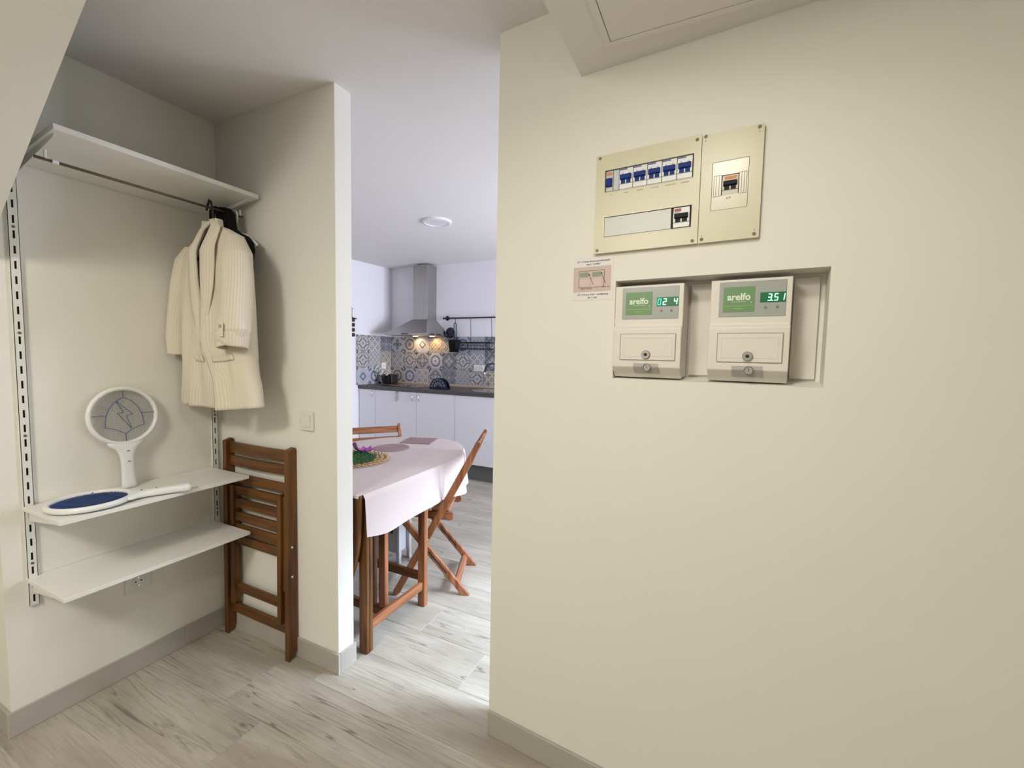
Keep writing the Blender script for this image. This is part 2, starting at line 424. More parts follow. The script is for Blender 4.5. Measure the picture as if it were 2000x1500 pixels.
# rod
t = thing('clothes_rod', 'thin dark steel clothes rod under the top shelf', 'clothes rod', (-1.93, 0, 1.928))
MB().tube([(0, .60, 0), (0, 1.245, 0)], .0048, 12).build('rod', STEELD, t, smooth=True)
MB().tube([(0, .655, 0), (0, .640, 0)], .0062, 12).tube([(0, .64, 0), (0, .625, .004), (0, .625, .03)], .004, 8).build('holder', WPLAS, t)
MB().tube([(0, 1.23, 0), (0, 1.235, .0), (0, 1.235, .028)], .004, 8).build('holder', WPLAS, t)

# socket on the left wall
def socket(name, lab, loc, rz, n=1, s=.082):
    t = thing(name, lab, 'socket', loc, rz)
    for i in range(n):
        ox = i * s * .9
        MB().box(ox - s/2, ox + s/2, -.009, 0, -s/2, s/2).build('plate', SWP, t, bevel=.003)
        MB().lathe([(0.021, 0), (.0215, -.004), (.019, -.004), (.019, -.0008), (.001, -.0006)], (ox, -.009, 0), 24, 1).build('well', SWP, t, smooth=False)
        for dx in (-.0095, .0095):
            MB().lathe([(0.003, 0), (.003, -.0012)], (ox + dx, -.0095, 0), 10, 1).build('pin_hole', DARK, t)
        for dz in (-.017, .017):
            MB().box(ox - .0035, ox + .0035, -.0125, -.009, dz - .002, dz + .002).build('earth_clip', CHROME, t)
    return t
socket('wall_socket', 'white wall socket on the left wall under the lowest shelf', (XA, .908, .382), PI/2, 1, .085)

# light switch on the chair wall
t = thing('light_switch', 'white light switch on the wall above the folded chair', 'light switch', (-1.556, YB, 1.055))
MB().box(-.0405, .0405, -.010, 0, -.0405, .0405).build('plate', SWP, t, bevel=.003)
MB().prism([(-.010, -.026), (-.013, -.026), (-.0155, .026), (-.010, .026)], 0, -.026, .026).build('rocker', SWP, t, bevel=.001)

# ------------------------------------------------------------------ hangers, jacket, black bag
JX, JY = -1.885, 1.10
t = thing('coat_hanger', 'black plastic hanger inside the cream jacket', 'hanger', (JX, JY, 0))
MB().tube([(-.03, .0, 1.955), (-.045, .0, 1.93), (-.052, 0, 1.915)][::-1] + [(-.02, 0, 1.945), (-.012, 0, 1.92), (-.006, 0, 1.88), (0, 0, 1.83)], .0045, 8).build('hook', BLACKP, t, smooth=True)
MB().tube([(-.17, 0, 1.745), (-.09, 0, 1.79), (0, 0, 1.83), (.09, 0, 1.79), (.17, 0, 1.745)], .009, 10).build('arms', BLACKP, t, smooth=True)
MB().tube([(-.16, 0, 1.742), (-.08, -.028, 1.715), (.07, -.028, 1.715), (.16, 0, 1.742)], .008, 10).build('bar', BLACKP, t, smooth=True)

def cloth_mat():
    m = bpy.data.materials.new('cream_pinstripe_cloth'); m.use_nodes = True; k = NT(m); nt = m.node_tree; b = nt.nodes['Principled BSDF']
    tc = k.n('ShaderNodeTexCoord'); sp = k.n('ShaderNodeSeparateXYZ'); nt.links.new(tc.outputs['UV'], sp.inputs[0])
    n = k.n('ShaderNodeTexNoise'); n.inputs['Scale'].default_value = 6; nt.links.new(tc.outputs['Object'], n.inputs['Vector'])
    x = k.m('ADD', k.m('MULTIPLY', sp.outputs[0], 560.0), k.m('MULTIPLY', n.outputs['Fac'], .4))
    s_ = k.m('SINE', x); f = k.n('ShaderNodeMapRange', interpolation_type='SMOOTHSTEP'); nt.links.new(s_, f.inputs[0]); f.inputs[1].default_value = .45; f.inputs[2].default_value = 1.0
    nt.links.new(k.mix(k.m('MULTIPLY', f.outputs[0], .30), (.74, .675, .55), (.44, .36, .25)), b.inputs['Base Color'])
    b.inputs['Roughness'].default_value = .9; b.inputs['Specular IOR Level'].default_value = .1
    b.inputs['Sheen Weight'].default_value = .1
    n2 = k.n('ShaderNodeTexNoise'); n2.inputs['Scale'].default_value = 28; n2.inputs['Detail'].default_value = 3; nt.links.new(tc.outputs['Object'], n2.inputs['Vector'])
    bp = k.n('ShaderNodeBump'); bp.inputs['Strength'].default_value = .5; bp.inputs['Distance'].default_value = .004
    nt.links.new(n2.outputs['Fac'], bp.inputs['Height']); nt.links.new(bp.outputs[0], b.inputs['Normal'])
    return m
CLOTHJ = cloth_mat()
LINING = mat('tan_lining', (.42, .30, .15), .6)
jk = thing('jacket', 'cream pinstriped blazer with rolled sleeves hanging on the rod', 'jacket')
XL = [(1.09, -2.125), (1.30, -2.10), (1.50, -2.088), (1.66, -2.085), (1.735, -2.075), (1.775, -2.035), (1.805, -1.975), (1.835, -1.925)]
XRt = [(1.09, -1.612), (1.16, -1.622), (1.30, -1.658), (1.50, -1.670), (1.66, -1.678), (1.745, -1.690), (1.790, -1.722), (1.818, -1.775), (1.835, -1.825)]
FL = [(1.09, -1.832), (1.155, -1.822), (1.215, -1.806), (1.29, -1.80), (1.35, -1.825), (1.378, -1.872), (1.523, -1.884), (1.616, -1.900), (1.714, -1.912), (1.84, -1.91)]
FR = [(1.09, -1.792), (1.15, -1.795), (1.215, -1.802), (1.29, -1.835), (1.35, -1.858), (1.378, -1.862), (1.523, -1.862), (1.64, -1.862), (1.743, -1.856), (1.84, -1.835)]
DP = [(1.09, .056), (1.4, .062), (1.66, .062), (1.75, .048), (1.835, .020)]
def hem(u): return 0.012 * math.sin(2 * PI * u * 1.0) + .004 * math.sin(2 * PI * u * 5)
def body(u, v):
    zt = 1.105 + (1.835 - 1.105) * v
    xl, xr = interp(XL, zt), interp(XRt, zt); xc = (xl + xr) / 2; w_ = (xr - xl) / 2; d = interp(DP, zt)
    eL = max(-.95, min(.95, (interp(FL, zt) - xc) / w_)); eR = max(-.95, min(.95, (interp(FR, zt) - xc) / w_))
    a0 = math.asin(eR); a1 = 2 * PI + math.asin(eL)
    a = a0 + (a1 - a0) * u; c = math.cos(a)
    rip = (.0075 * math.sin(a * 7 + zt * 5) + .004 * math.sin(a * 15 - zt * 9)) * min(1, max(0, (1.74 - zt) * 4))
    y = JY - d * math.copysign(abs(c) ** .7, c) * (1 + .0) - rip * (1 if c > 0 else -1) * abs(c)
    if u < .3: y -= .006
    x = xc + w_ * math.sin(a)
    z = zt + (.02 * max(0, (x + 1.80) / .2) * (1 - v) ** 3 if x > -1.8 else .004 * (1 - v) ** 3)
    if zt < 1.2 and u > .85: y += .010 * (1 - (zt - 1.09) / .11)
    return (x, y, z)
MB().grid(body, 130, 64, us=1.15).build('torso', CLOTHJ, jk, smooth=True, solid=.003)
def lapel(inn, out, y0, name='lapel'):
    n = 26
    def path(p, t):
        q = t * (len(p) - 1); i = min(int(q), len(p) - 2); f = q - i
        return p[i][0] + (p[i+1][0] - p[i][0]) * f, p[i][1] + (p[i+1][1] - p[i][1]) * f
    def fn(u, v):
        a = path(inn, v); b = path(out, v)
        x = a[0] + (b[0] - a[0]) * u; z = a[1] + (b[1] - a[1]) * u
        roll = math.sin(PI * min(1, u * 1.15)) * .012
        yy = y0 - .010 - roll + (.012 if v > .97 else 0) + max(0, (z - 1.74)) * .38
        return (x, yy, z)
    MB().grid(fn, 8, n, us=.09).build(name, CLOTHJ, jk, smooth=True, solid=.004)
lapel([(-1.868, 1.855), (-1.903, 1.825), (-1.904, 1.714), (-1.895, 1.616), (-1.879, 1.523), (-1.875, 1.40), (-1.862, 1.335)],
      [(-1.905, 1.862), (-1.930, 1.815), (-1.958, 1.74), (-1.964, 1.64), (-1.953, 1.512), (-1.900, 1.39), (-1.848, 1.318)], 1.050)
lapel([(-1.868, 1.852), (-1.850, 1.835), (-1.866, 1.743), (-1.870, 1.64), (-1.869, 1.523), (-1.865, 1.42), (-1.868, 1.35)],
      [(-1.840, 1.868), (-1.785, 1.822), (-1.774, 1.736), (-1.778, 1.66), (-1.790, 1.585), (-1.827, 1.47), (-1.878, 1.345)], 1.042)
MB().grid(lambda u, v: (-1.869 + .042 * math.cos(PI * (1 - u)) * (1 + .25 * (1 - v)), 1.068 + .048 * math.sin(PI * u), 1.822 + .040 * v + .006 * math.sin(PI * u)), 20, 4).build('collar', CLOTHJ, jk, smooth=True, solid=.004)
def sleeve(pts, rs, cuff_open):
    n = 40
    def fn(u, v):
        q = v * (len(pts) - 1); i = min(int(q), len(pts) - 2); f = q - i; f = f * f * (3 - 2 * f)
        c = Vector(pts[i]).lerp(Vector(pts[i + 1]), f); rx = rs[i][0] + (rs[i + 1][0] - rs[i][0]) * f; ry = rs[i][1] + (rs[i + 1][1] - rs[i][1]) * f
        a = 2 * PI * u
        r = 1 + .05 * math.sin(3 * a + v * 9) * min(1, v * 3) + .05 * math.sin(5 * a - v * 14) * max(0, v - .55)
        dz = cuff_open * math.cos(a) * max(0, v - .6) * 2
        return (c.x + rx * r * math.cos(a), c.y - ry * r * math.sin(a), c.z + dz)
    MB().grid(fn, 36, n, closed=True, us=.38).build('sleeve', CLOTHJ, jk, smooth=True, solid=.003)
sleeve([(-1.735, 1.09, 1.790), (-1.708, 1.08, 1.72), (-1.688, 1.062, 1.60), (-1.682, 1.048, 1.48), (-1.678, 1.040, 1.42), (-1.690, 1.036, 1.358)],
       [(.022, .030), (.052, .050), (.058, .050), (.062, .052), (.066, .055), (.048, .045)], .012)
sleeve([(-2.040, 1.10, 1.770), (-2.066, 1.095, 1.72), (-2.085, 1.085, 1.60), (-2.098, 1.075, 1.48), (-2.105, 1.072, 1.40), (-2.108, 1.07, 1.325)],
       [(.022, .030), (.038, .045), (.040, .050), (.036, .050), (.034, .048), (.026, .038)], -.004)
# rolled cuff with tab and button
MB().grid(lambda u, v: (-1.685 + (.054 + .009 * v) * math.cos(2 * PI * u), 1.037 - (.050 + .006 * v) * math.sin(2 * PI * u), 1.352 + .055 * v + .008 * math.cos(2 * PI * u - .9) + .022 * (1 - v) * max(0, math.sin(2 * PI * u)) ** 10), 36, 6, closed=True, us=.38).build('cuff', CLOTHJ, jk, smooth=True, solid=.004)
MB().prism([(-1.668, 1.395), (-1.650, 1.395), (-1.647, 1.440), (-1.657, 1.450), (-1.667, 1.440)], 1, .978, .982).build('sleeve_tab', CLOTHJ, jk, bevel=.001)
MB().lathe([(.001, 0), (.0065, 0), (.0065, -.003), (.004, -.004), (.001, -.003)], (-1.657, .978, 1.433), 14, 1).build('button', mat('horn_button', (.45, .33, .22), .4), jk, smooth=True)
def flap(ua, ub, va, vb, dz):
    def fn(u, v):
        p = body(ua + (ub - ua) * u, va + (vb - va) * v); return (p[0], p[1] - .0055, p[2] + dz * u)
    MB().grid(fn, 12, 3, us=.12).build('pocket_flap', CLOTHJ, jk, smooth=True, solid=.003)
flap(.905, .965, .262, .296, .0)
flap(.030, .125, .262, .290, .008)

# black bag on the rod behind the jacket
t = thing('black_bag', 'black fabric bag hung on the rod behind the cream jacket', 'bag')
prof = [(-2.000, 1.952), (-1.985, 1.958), (-1.935, 1.950), (-1.912, 1.930), (-1.902, 1.90), (-1.896, 1.862), (-1.86, 1.84), (-1.815, 1.822), (-1.788, 1.795), (-1.780, 1.76), (-1.792, 1.725), (-1.815, 1.70), (-1.99, 1.70), (-1.985, 1.82), (-1.992, 1.90)]
MB().prism(prof, 1, 1.165, 1.205).build('body', BLACK, t, bevel=.010, seg=3, smooth=True)
MB().tube([(-2.012, 1.16, 1.905), (-2.010, 1.16, 1.940), (-1.985, 1.16, 1.950)], .007, 8).tube([(-1.955, 1.15, 1.945), (-1.953, 1.135, 1.92), (-1.955, 1.135, 1.875)], .008, 8).build('strap', BLACK, t, smooth=True)
t = thing('coat_hanger', 'white plastic hanger on the rod beside the black bag', 'hanger', (-1.93, 1.215, 0))
MB().tube([(-.025, 0, 1.925), (-.018, 0, 1.943), (0, 0, 1.948), (.012, 0, 1.935), (.010, 0, 1.91), (0, 0, 1.885), (0, 0, 1.86)], .0035, 8).build('hook', WPLAS, t, smooth=True)
MB().tube([(-.16, 0, 1.79), (-.08, 0, 1.83), (0, 0, 1.86), (.08, 0, 1.83), (.14, 0, 1.79)], .006, 8).tube([(-.16, 0, 1.79), (.14, 0, 1.79)], .005, 8).build('arms', WPLAS, t, smooth=True)

# ------------------------------------------------------------------ electric fly swatters
BLUEL = mat('blue_print', (.045, .06, .22), .5)
BLUEM = mat('blue_mesh', (.03, .075, .22), .45, vary=.5, vscale=60)
GRIDM = mat('grey_wire', (.42, .43, .42), .45, metal=.3)
def swatter(root, blue):
    # local frame: x across, z along (0 = butt, .40 = tip), y = thickness, front is -y
    R0, cz = .116, .285
    def ring(u, v):
        a = 2 * PI * u; b = 2 * PI * v
        rr = R0 - .008 + .0085 * math.cos(b)
        return (rr * math.sin(a), .010 * math.sin(b), cz + rr * math.cos(a))
    m = MB(); n1, n2 = 64, 10
    V = [[m.bm.verts.new(ring(i / n1, j / n2)) for j in range(n2)] for i in range(n1)]
    for i in range(n1):
        for j in range(n2): m.bm.faces.new((V[i][j], V[(i+1) % n1][j], V[(i+1) % n1][(j+1) % n2], V[i][(j+1) % n2]))
    m.build('rim', WPLAS, root, smooth=True)
    m = MB()
    prof = [(.0, .022, .013), (.012, .024, .016), (.02, .0225, .015), (.06, .0205, .014), (.11, .0210, .0135), (.135, .025, .013), (.155, .034, .012), (.172, .055, .010), (.183, .060, .009)]
    rings = []
    for z, wx, wy in prof:
        rings.append([m.bm.verts.new((wx * math.copysign(abs(math.cos(2*PI*k/20)) ** .7, math.cos(2*PI*k/20)), wy * math.copysign(abs(math.sin(2*PI*k/20)) ** .7, math.sin(2*PI*k/20)), z)) for k in range(20)])
    for a, b in zip(rings, rings[1:]):
        for k in range(20): m.bm.faces.new((a[k], a[(k+1) % 20], b[(k+1) % 20], b[k]))
    m.bm.faces.new(rings[0][::-1]); m.bm.faces.new(rings[-1])
    m.build('handle', WPLAS, root, smooth=True, bevel=0)
    for z in (.147, .105):
        MB().box(-.004, .004, -.0150, -.0125, z - .0012, z + .0012).build('button', BLACKP, root)
    RI = .100
    m = MB(); k = -RI
    while k <= RI:
        h = math.sqrt(max(0, RI * RI - k * k))
        if h > .005:
            m.bar((k, 0, cz - h), (k, 0, cz + h), .0009, .0009, (0, 1, 0)); m.bar((-h, .0012, cz + k), (h, .0012, cz + k), .0009, .0009, (0, 1, 0))
            # diagonal second layer
            c, s_ = math.cos(.785), math.sin(.785)
            a = (k * c - h * s_, .003, cz + k * s_ + h * c); b = (k * c + h * s_, .003, cz + k * s_ - h * c)
            m.bar(a, b, .0008, .0008, (0, 1, 0))
        k += .0072
    m.build('wire_grid', BLUEM if blue else GRIDM, root)
    if blue:
        MB().lathe([(.001, 0), (RI, 0), (RI, .002), (.001, .002)], (0, .004, cz), 40, 1).build('inner_mesh', BLUEM, root)
    # printed guard: shield with rays and a bolt
    m = MB(); w_ = .0022
    def ln(pts, ww=w_):
        for a, b in zip(pts, pts[1:]): m.bar((a[0], -.0045, cz + a[1]), (b[0], -.0045, cz + b[1]), ww, .0012, (0, 1, 0))
    def q(a, b, c, n=10): return [((1-t)**2*a[0]+2*t*(1-t)*b[0]+t*t*c[0], (1-t)**2*a[1]+2*t*(1-t)*b[1]+t*t*c[1]) for t in [i / n for i in range(n + 1)]]
    for s_ in (-1, 1):
        ln(q((0, .073), (s_ * .062, .045), (s_ * .062, -.042))); ln(q((s_ * .062, -.042), (s_ * .03, -.045), (0, -.072))); ln([(s_ * .056, .006), (s_ * RI, .006)])
    ln([(0, .073), (0, RI)]); ln([(0, -.072), (0, -RI)])
    m.build('guard', BLUEL, root)
    if not blue:
        m = MB()
        ln([(-.024, .060), (.028, .004), (.006, .000), (.020, -.052), (-.022, .012), (-.002, .014), (-.024, .060)], .0020)
        m.build('lightning_bolt', BLUEL, root)
t = thing('electric_fly_swatter', 'white electric fly swatter standing against the wall with a blue lightning bolt', 'fly swatter', (-2.092, .872, .7945))
t.rotation_euler = (0, 0, PI/2)
swatter(t, False)
t.rotation_mode = 'QUATERNION'
zax = Vector((-.036, .002, .40)).normalized(); xax = Vector((0, 1, 0)); xax = (xax - zax * xax.dot(zax)).normalized(); yax = zax.cross(xax)
t.rotation_quaternion = Matrix((xax, yax, zax)).transposed().to_quaternion()
t = thing('electric_fly_swatter', 'white electric fly swatter with blue head lying on the mid shelf', 'fly swatter', (-1.848, .965, .8115))
swatter(t, True)
t.rotation_mode = 'QUATERNION'
zax = (Vector((-1.986, .695, .8075)) - Vector((-1.848, .965, .8115))).normalized(); up = Vector((0, 0, 1)); yax = -(up - zax * up.dot(zax)).normalized(); xax = yax.cross(zax)
t.rotation_quaternion = Matrix((xax, yax, zax)).transposed().to_quaternion()

# ------------------------------------------------------------------ folded chair (local: x = along chair width, y = depth, z = up)
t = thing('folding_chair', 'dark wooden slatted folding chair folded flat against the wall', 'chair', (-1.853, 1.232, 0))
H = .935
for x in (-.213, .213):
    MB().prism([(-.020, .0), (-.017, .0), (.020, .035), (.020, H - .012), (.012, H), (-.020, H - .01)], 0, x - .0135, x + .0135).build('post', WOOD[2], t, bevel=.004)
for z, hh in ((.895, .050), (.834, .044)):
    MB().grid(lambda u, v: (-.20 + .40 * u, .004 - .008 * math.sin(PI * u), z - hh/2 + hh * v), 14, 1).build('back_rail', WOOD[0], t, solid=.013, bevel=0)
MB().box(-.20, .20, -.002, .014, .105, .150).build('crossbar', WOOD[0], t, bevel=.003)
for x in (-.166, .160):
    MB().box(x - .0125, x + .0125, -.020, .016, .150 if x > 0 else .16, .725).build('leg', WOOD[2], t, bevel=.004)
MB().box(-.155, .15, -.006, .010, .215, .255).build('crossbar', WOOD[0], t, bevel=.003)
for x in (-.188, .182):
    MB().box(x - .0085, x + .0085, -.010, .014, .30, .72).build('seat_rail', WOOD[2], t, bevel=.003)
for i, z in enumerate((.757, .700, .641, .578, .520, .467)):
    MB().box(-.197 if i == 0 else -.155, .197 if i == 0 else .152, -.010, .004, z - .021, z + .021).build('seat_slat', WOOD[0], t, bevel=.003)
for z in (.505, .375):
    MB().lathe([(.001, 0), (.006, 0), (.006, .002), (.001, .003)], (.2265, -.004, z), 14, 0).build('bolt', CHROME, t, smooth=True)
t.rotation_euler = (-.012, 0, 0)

# ------------------------------------------------------------------ open folding chairs
def open_chair(lab, loc, rz, sc=1.0, wd=.40):
    """local: +x from front to back, y across"""
    t = thing('folding_chair', lab, 'chair', loc, rz, 'open wooden folding chairs round the table'); t.scale = (sc, sc, sc)
    A0, A1 = Vector((0, 0, 0)), Vector((.470, 0, .885)); ax = (A1 - A0).normalized(); nrm = Vector((ax.z, 0, -ax.x))
    def postpoly():
        w_ = .0195; pts = [A0 + nrm * w_ * .6, A0 + nrm * w_ + ax * .03, A0 + ax * .88 + nrm * w_, A1 + nrm * .008, A1 - nrm * .012, A0 + ax * .90 - nrm * w_ , A0 - nrm * w_ + ax * .02, A0 - nrm * w_ * .7]
        return [(p.x, max(0, p.z)) for p in pts]
    for y in (-wd/2, wd/2): MB().prism(postpoly(), 1, y - .0115, y + .0115).build('post', WOODR[2], t, bevel=.004)
    for L, hh in ((.955, .055), (.870, .045)):
        c = A0 + ax * L
        MB().bar((c.x, -wd/2, c.z), (c.x, wd/2, c.z), hh, .014, nrm).build('back_rail', WOODR[1], t, bevel=.003)
    c = A0 + ax * .13; MB().bar((c.x, -wd/2, c.z), (c.x, wd/2, c.z), .04, .016, nrm).build('crossbar', WOODR[1], t, bevel=.003)
    B0, B1 = Vector((.400, 0, 0)), Vector((.015, 0, .455)); bx = (B1 - B0).normalized(); bn = Vector((bx.z, 0, -bx.x))
    for s_ in (-1, 1):
        y = s_ * (wd/2 - .024)
        pts = [B0 + Vector((.022, 0, 0)), B0 + bx * .03 + bn * .018, B1 + bn * .018, B1 - bn * .018, B0 + bx * .05 - bn * .018, B0 - Vector((.030, 0, 0))]
        MB().prism([(p.x, max(0, p.z)) for p in pts], 1, y - .011, y + .011).build('leg', WOODR[2], t, bevel=.004)
        g0, g1 = B0 + bx * .17, B0 + bx * .33
        MB().bar((g0.x, y - s_ * 0 - .0117, g0.z), (g1.x, y - .0117, g1.z), .008, .0012, (0, 1, 0)).build('slot', DARK, t)
    c = B0 + bx * .085; MB().bar((c.x, -wd/2 + .03, c.z), (c.x, wd/2 - .03, c.z), .04, .016, bn).build('crossbar', WOODR[1], t, bevel=.003)
    for s_ in (-1, 1):
        y = s_ * (wd/2 - .045)
        MB().prism([(-.03, .448), (-.03, .466), (.300, .476), (.318, .470), (.322, .432), (.300, .424), (.26, .428)], 1, y - .009, y + .009).build('seat_rail', WOODR[0], t, bevel=.003)
    for i in range(6):
        x = -.015 + i * .058
        MB().box(x - .022, x + .022, -wd/2 + .035, wd/2 - .035, .468 + x * .03, .482 + x * .03).build('seat_slat', WOODR[1], t, bevel=.003)
    MB().lathe([(.001, 0), (.006, 0), (.006, -.002), (.001, -.003)], (.186, -wd/2 - .0115, .33), 12, 1).build('bolt', CHROME, t, smooth=True)
    return t
open_chair('open wooden folding chair seen side-on at the right of the table', (-1.665, 2.02, 0), math.radians(24), .985, .40)
open_chair('open wooden folding chair behind the table, only its top rail above the cloth', (-2.03, 2.24, 0), math.radians(141), .90, .40)

# ------------------------------------------------------------------ table and cloth
t = thing('gateleg_table', 'oval drop-leaf wooden table with one leaf hanging down', 'table', (0, 0, 0))
TZ = .731
MB().box(-2.285, -1.375, 1.393, 1.86, TZ - .022, TZ - .002).build('top_board', WOODR[0], t, bevel=.003)
def half_ellipse(cx_, cy_, a, b, n=28, e=2.2):
    return [(cx_ + a * math.copysign(abs(math.cos(k * PI / n)) ** (2 / e), math.cos(k * PI / n)), cy_ + b * abs(math.sin(k * PI / n)) ** (2 / e)) for k in range(n + 1)]
MB().prism([(x, y) for x, y in half_ellipse(-1.83, 1.866, .452, .72)], 2, TZ - .022, TZ - .002).build('raised_leaf', WOODR[0], t, bevel=.003)
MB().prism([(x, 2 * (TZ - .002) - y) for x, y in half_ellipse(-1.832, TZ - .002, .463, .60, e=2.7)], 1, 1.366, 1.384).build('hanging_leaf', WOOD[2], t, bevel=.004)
for x in (-1.388, -2.272):
    MB().box(x - .023, x + .023, 1.400, 1.419, 0, TZ - .024).build('leg', WOOD[2], t, bevel=.004)
    MB().box(x - .023, x + .023, 1.421, 1.440, 0, TZ - .024).build('leg', WOOD[2], t, bevel=.004)
    MB().box(x - .022, x + .022, 1.815, 1.845, 0, TZ - .024).build('leg', WOODR[2], t, bevel=.004)
    MB().box(x - .010, x + .012, 1.440, 1.815, .093, .135).build('stretcher', WOODR[1], t, bevel=.003)
    MB().box(x - .010, x + .010, 1.440, 1.815, .63, .705).build('apron', WOODR[1], t, bevel=.003)
MB().box(-2.255, -1.405, 1.822, 1.842, .135, .180).build('stretcher', WOOD[0], t, bevel=.003)
MB().box(-2.255, -1.405, 1.822, 1.842, .63, .705).build('apron', WOOD[0], t, bevel=.003)
MB().box(-2.255, -1.405, 1.560, 1.590, .075, .115).build('stretcher', WOOD[0], t, bevel=.003)
for x in (-1.428, -1.497, -2.16, -2.23):
    MB().box(x - .020, x + .020, 1.562, 1.588, .115, .706).build('gate_post', WOODR[2] if x == -1.428 else WOOD[2], t, bevel=.003)

def tcloth_mat():
    m = bpy.data.materials.new('linen_tablecloth'); m.use_nodes = True; k = NT(m); nt = m.node_tree; b = nt.nodes['Principled BSDF']
    tc = k.n('ShaderNodeTexCoord'); n = k.n('ShaderNodeTexNoise'); n.inputs['Scale'].default_value = 260; nt.links.new(tc.outputs['Object'], n.inputs['Vector'])
    nt.links.new(k.mix(n.outputs['Fac'], (.57, .49, .47), (.69, .61, .59)), b.inputs['Base Color']); b.inputs['Roughness'].default_value = .9; b.inputs['Specular IOR Level'].default_value = .1
    return m
TC = tcloth_mat()
# outline of the table top, counter clockwise from near-right corner round the far end to near-left corner
out = [(-1.368, 1.384)]
for i in range(1, 12): out.append((-1.368 - .006 * i / 11, 1.384 + (1.90 - 1.384) * i / 11))
out += [(x, y) for x, y in half_ellipse(-1.832, 1.90, .457, .695, 60, 2.15)][1:]
out += [(-2.289, 1.90 - (1.90 - 1.384) * i / 11) for i in range(1, 12)]
def normal(i):
    a, b = out[max(0, i - 1)], out[min(len(out) - 1, i + 1)]; dx, dy = b[0] - a[0], b[1] - a[1]; l = math.hypot(dx, dy)
    return (dy / l, -dx / l)
m = MB(); cl_ = len(out)
acc = [0]
for i in range(1, cl_): acc.append(acc[-1] + math.hypot(out[i][0] - out[i-1][0], out[i][1] - out[i-1][1]))
cols = []
nz = 12
for i, (x, y) in enumerate(out):
    nx, ny = normal(i); s_ = acc[i]; colv = []
    drop = .198 + .010 * math.sin(s_ * 9) + (.03 * min(1, max(0, (s_ - .62) / .15)) if s_ > .62 else 0) - .018 * max(0, 1 - s_ / .12)
    fold = .010 * math.sin(s_ * 14 + 1.0) * min(1, s_ * 3) + .016 * math.sin(s_ * 31) * min(1, max(0, (s_ - .5) * 4))
    fold -= .045 * math.exp(-((s_ - .66) / .035) ** 2)
    for j in range(nz + 1):
        f = j / nz
        o_ = .010 + (fold * f ** 1.3 + .012 * f) if j else .0
        zz = TZ + .002 - (0 if j == 0 else .003) - drop * f
        colv.append(m.bm.verts.new((x + nx * o_, y + ny * o_, zz)))
    cols.append(colv)
for a, b in zip(cols, cols[1:]):
    for j in range(nz): m.bm.faces.new((a[j], b[j], b[j+1], a[j+1]))
m.bm.faces.new([c[0] for c in cols])
# short flap over the near edge
near = []
a, b = cols[0][0], cols[-1][0]
a2 = m.bm.verts.new((a.co.x - .002, 1.362, TZ + .001)); b2 = m.bm.verts.new((b.co.x + .002, 1.362, TZ + .001))
a3 = m.bm.verts.new((a.co.x - .004, 1.360, TZ - .010)); b3 = m.bm.verts.new((b.co.x + .004, 1.360, TZ - .010))
m.bm.faces.new((a, b, b2, a2)); m.bm.faces.new((a2, b2, b3, a3))
tag(m.build('tablecloth', TC, smooth=False), 'pale linen tablecloth draped over the oval table', 'tablecloth')
TT = TZ + .003

# things on the cloth
PINK = mat('mauve_felt', (.36, .25, .25), .8, bump=.6, bscale=300)
m = MB()
for i in range(7): rr = .012 + i * .0158; m.lathe([(rr - .0072, 0), (rr - .006, .0030), (rr + .006, .0030), (rr + .0072, 0)], (0, 0, 0), 40)
m.lathe([(.0, .0008), (.114, .0008), (.114, 0)], (0, 0, 0), 40)
o = tag(m.build('placemat', PINK), 'round mauve ribbed mat on the tablecloth', 'placemat'); o.location = (-1.895, 2.165, TT)
m = MB().box(-.105, .105, -.105, .105, 0, .0025)
for i in range(9): m.box(-.10, .10, -.098 + i * .0225, -.083 + i * .0225, .0025, .0036)
o = tag(m.build('placemat', PINK), 'square mauve mat near the far rounded end of the table', 'placemat'); o.location = (-1.885, 2.44, TT); o.rotation_euler = (0, 0, .34)
STRAW = mat('straw', (.50, .33, .15), .8, vary=.35, vscale=40)
t = thing('woven_mat', 'round braided straw mat under the green moss', 'placemat', (-1.87, 1.81, TT))
MB().lathe([(0, .003), (.115, .003), (.115, 0)], (0, 0, 0), 36).build('centre', STRAW, t)
for ring_i, rr in enumerate((.135, .165, .195)):
    m = MB(); nn = 26 + ring_i * 6
    for k in range(nn):
        a = 2 * PI * k / nn; d = .014; 
        p0 = Vector((math.cos(a - .10) * (rr - d), math.sin(a - .10) * (rr - d), .004)); p1 = Vector((math.cos(a) * rr, math.sin(a) * rr, .011)); p2 = Vector((math.cos(a + .10) * (rr + d), math.sin(a + .10) * (rr + d), .004))
        m.tube([p0, p1, p2], [.003, .006, .003], 6)
    m.build('braid', STRAW, t, smooth=True)
GLASS = mat('clear_glass', (.95, .97, .97), .02, trans=1.0)
t = thing('glass_globe', 'small clear glass globe beside the moss on the straw mat', 'glass globe', (-1.985, 1.83, TT + .012))
MB().lathe([(.001, 0), (.030, .002), (.052, .022), (.060, .050), (.050, .080), (.036, .094), (.0345, .093), (.048, .079), (.058, .050), (.050, .023), (.029, .004), (.001, .002)], (0, 0, 0), 40).build('globe', GLASS, t, smooth=True)
MOSS = mat('green_moss', (.055, .16, .06), .9, vary=.4, vscale=80)
m = MB()
for k in range(900):
    a = random.uniform(0, 2 * PI); rr = .128 * math.sqrt(random.random()); z = .006 + .026 * (1 - (rr / .13) ** 2)
    p = Vector((rr * math.cos(a), rr * math.sin(a), z - .004)); d = Vector((random.uniform(-1, 1), random.uniform(-1, 1), random.uniform(.1, 1.0))).normalized() * .019
    m.tube([p, p + d], [.0034, .0008], 4)
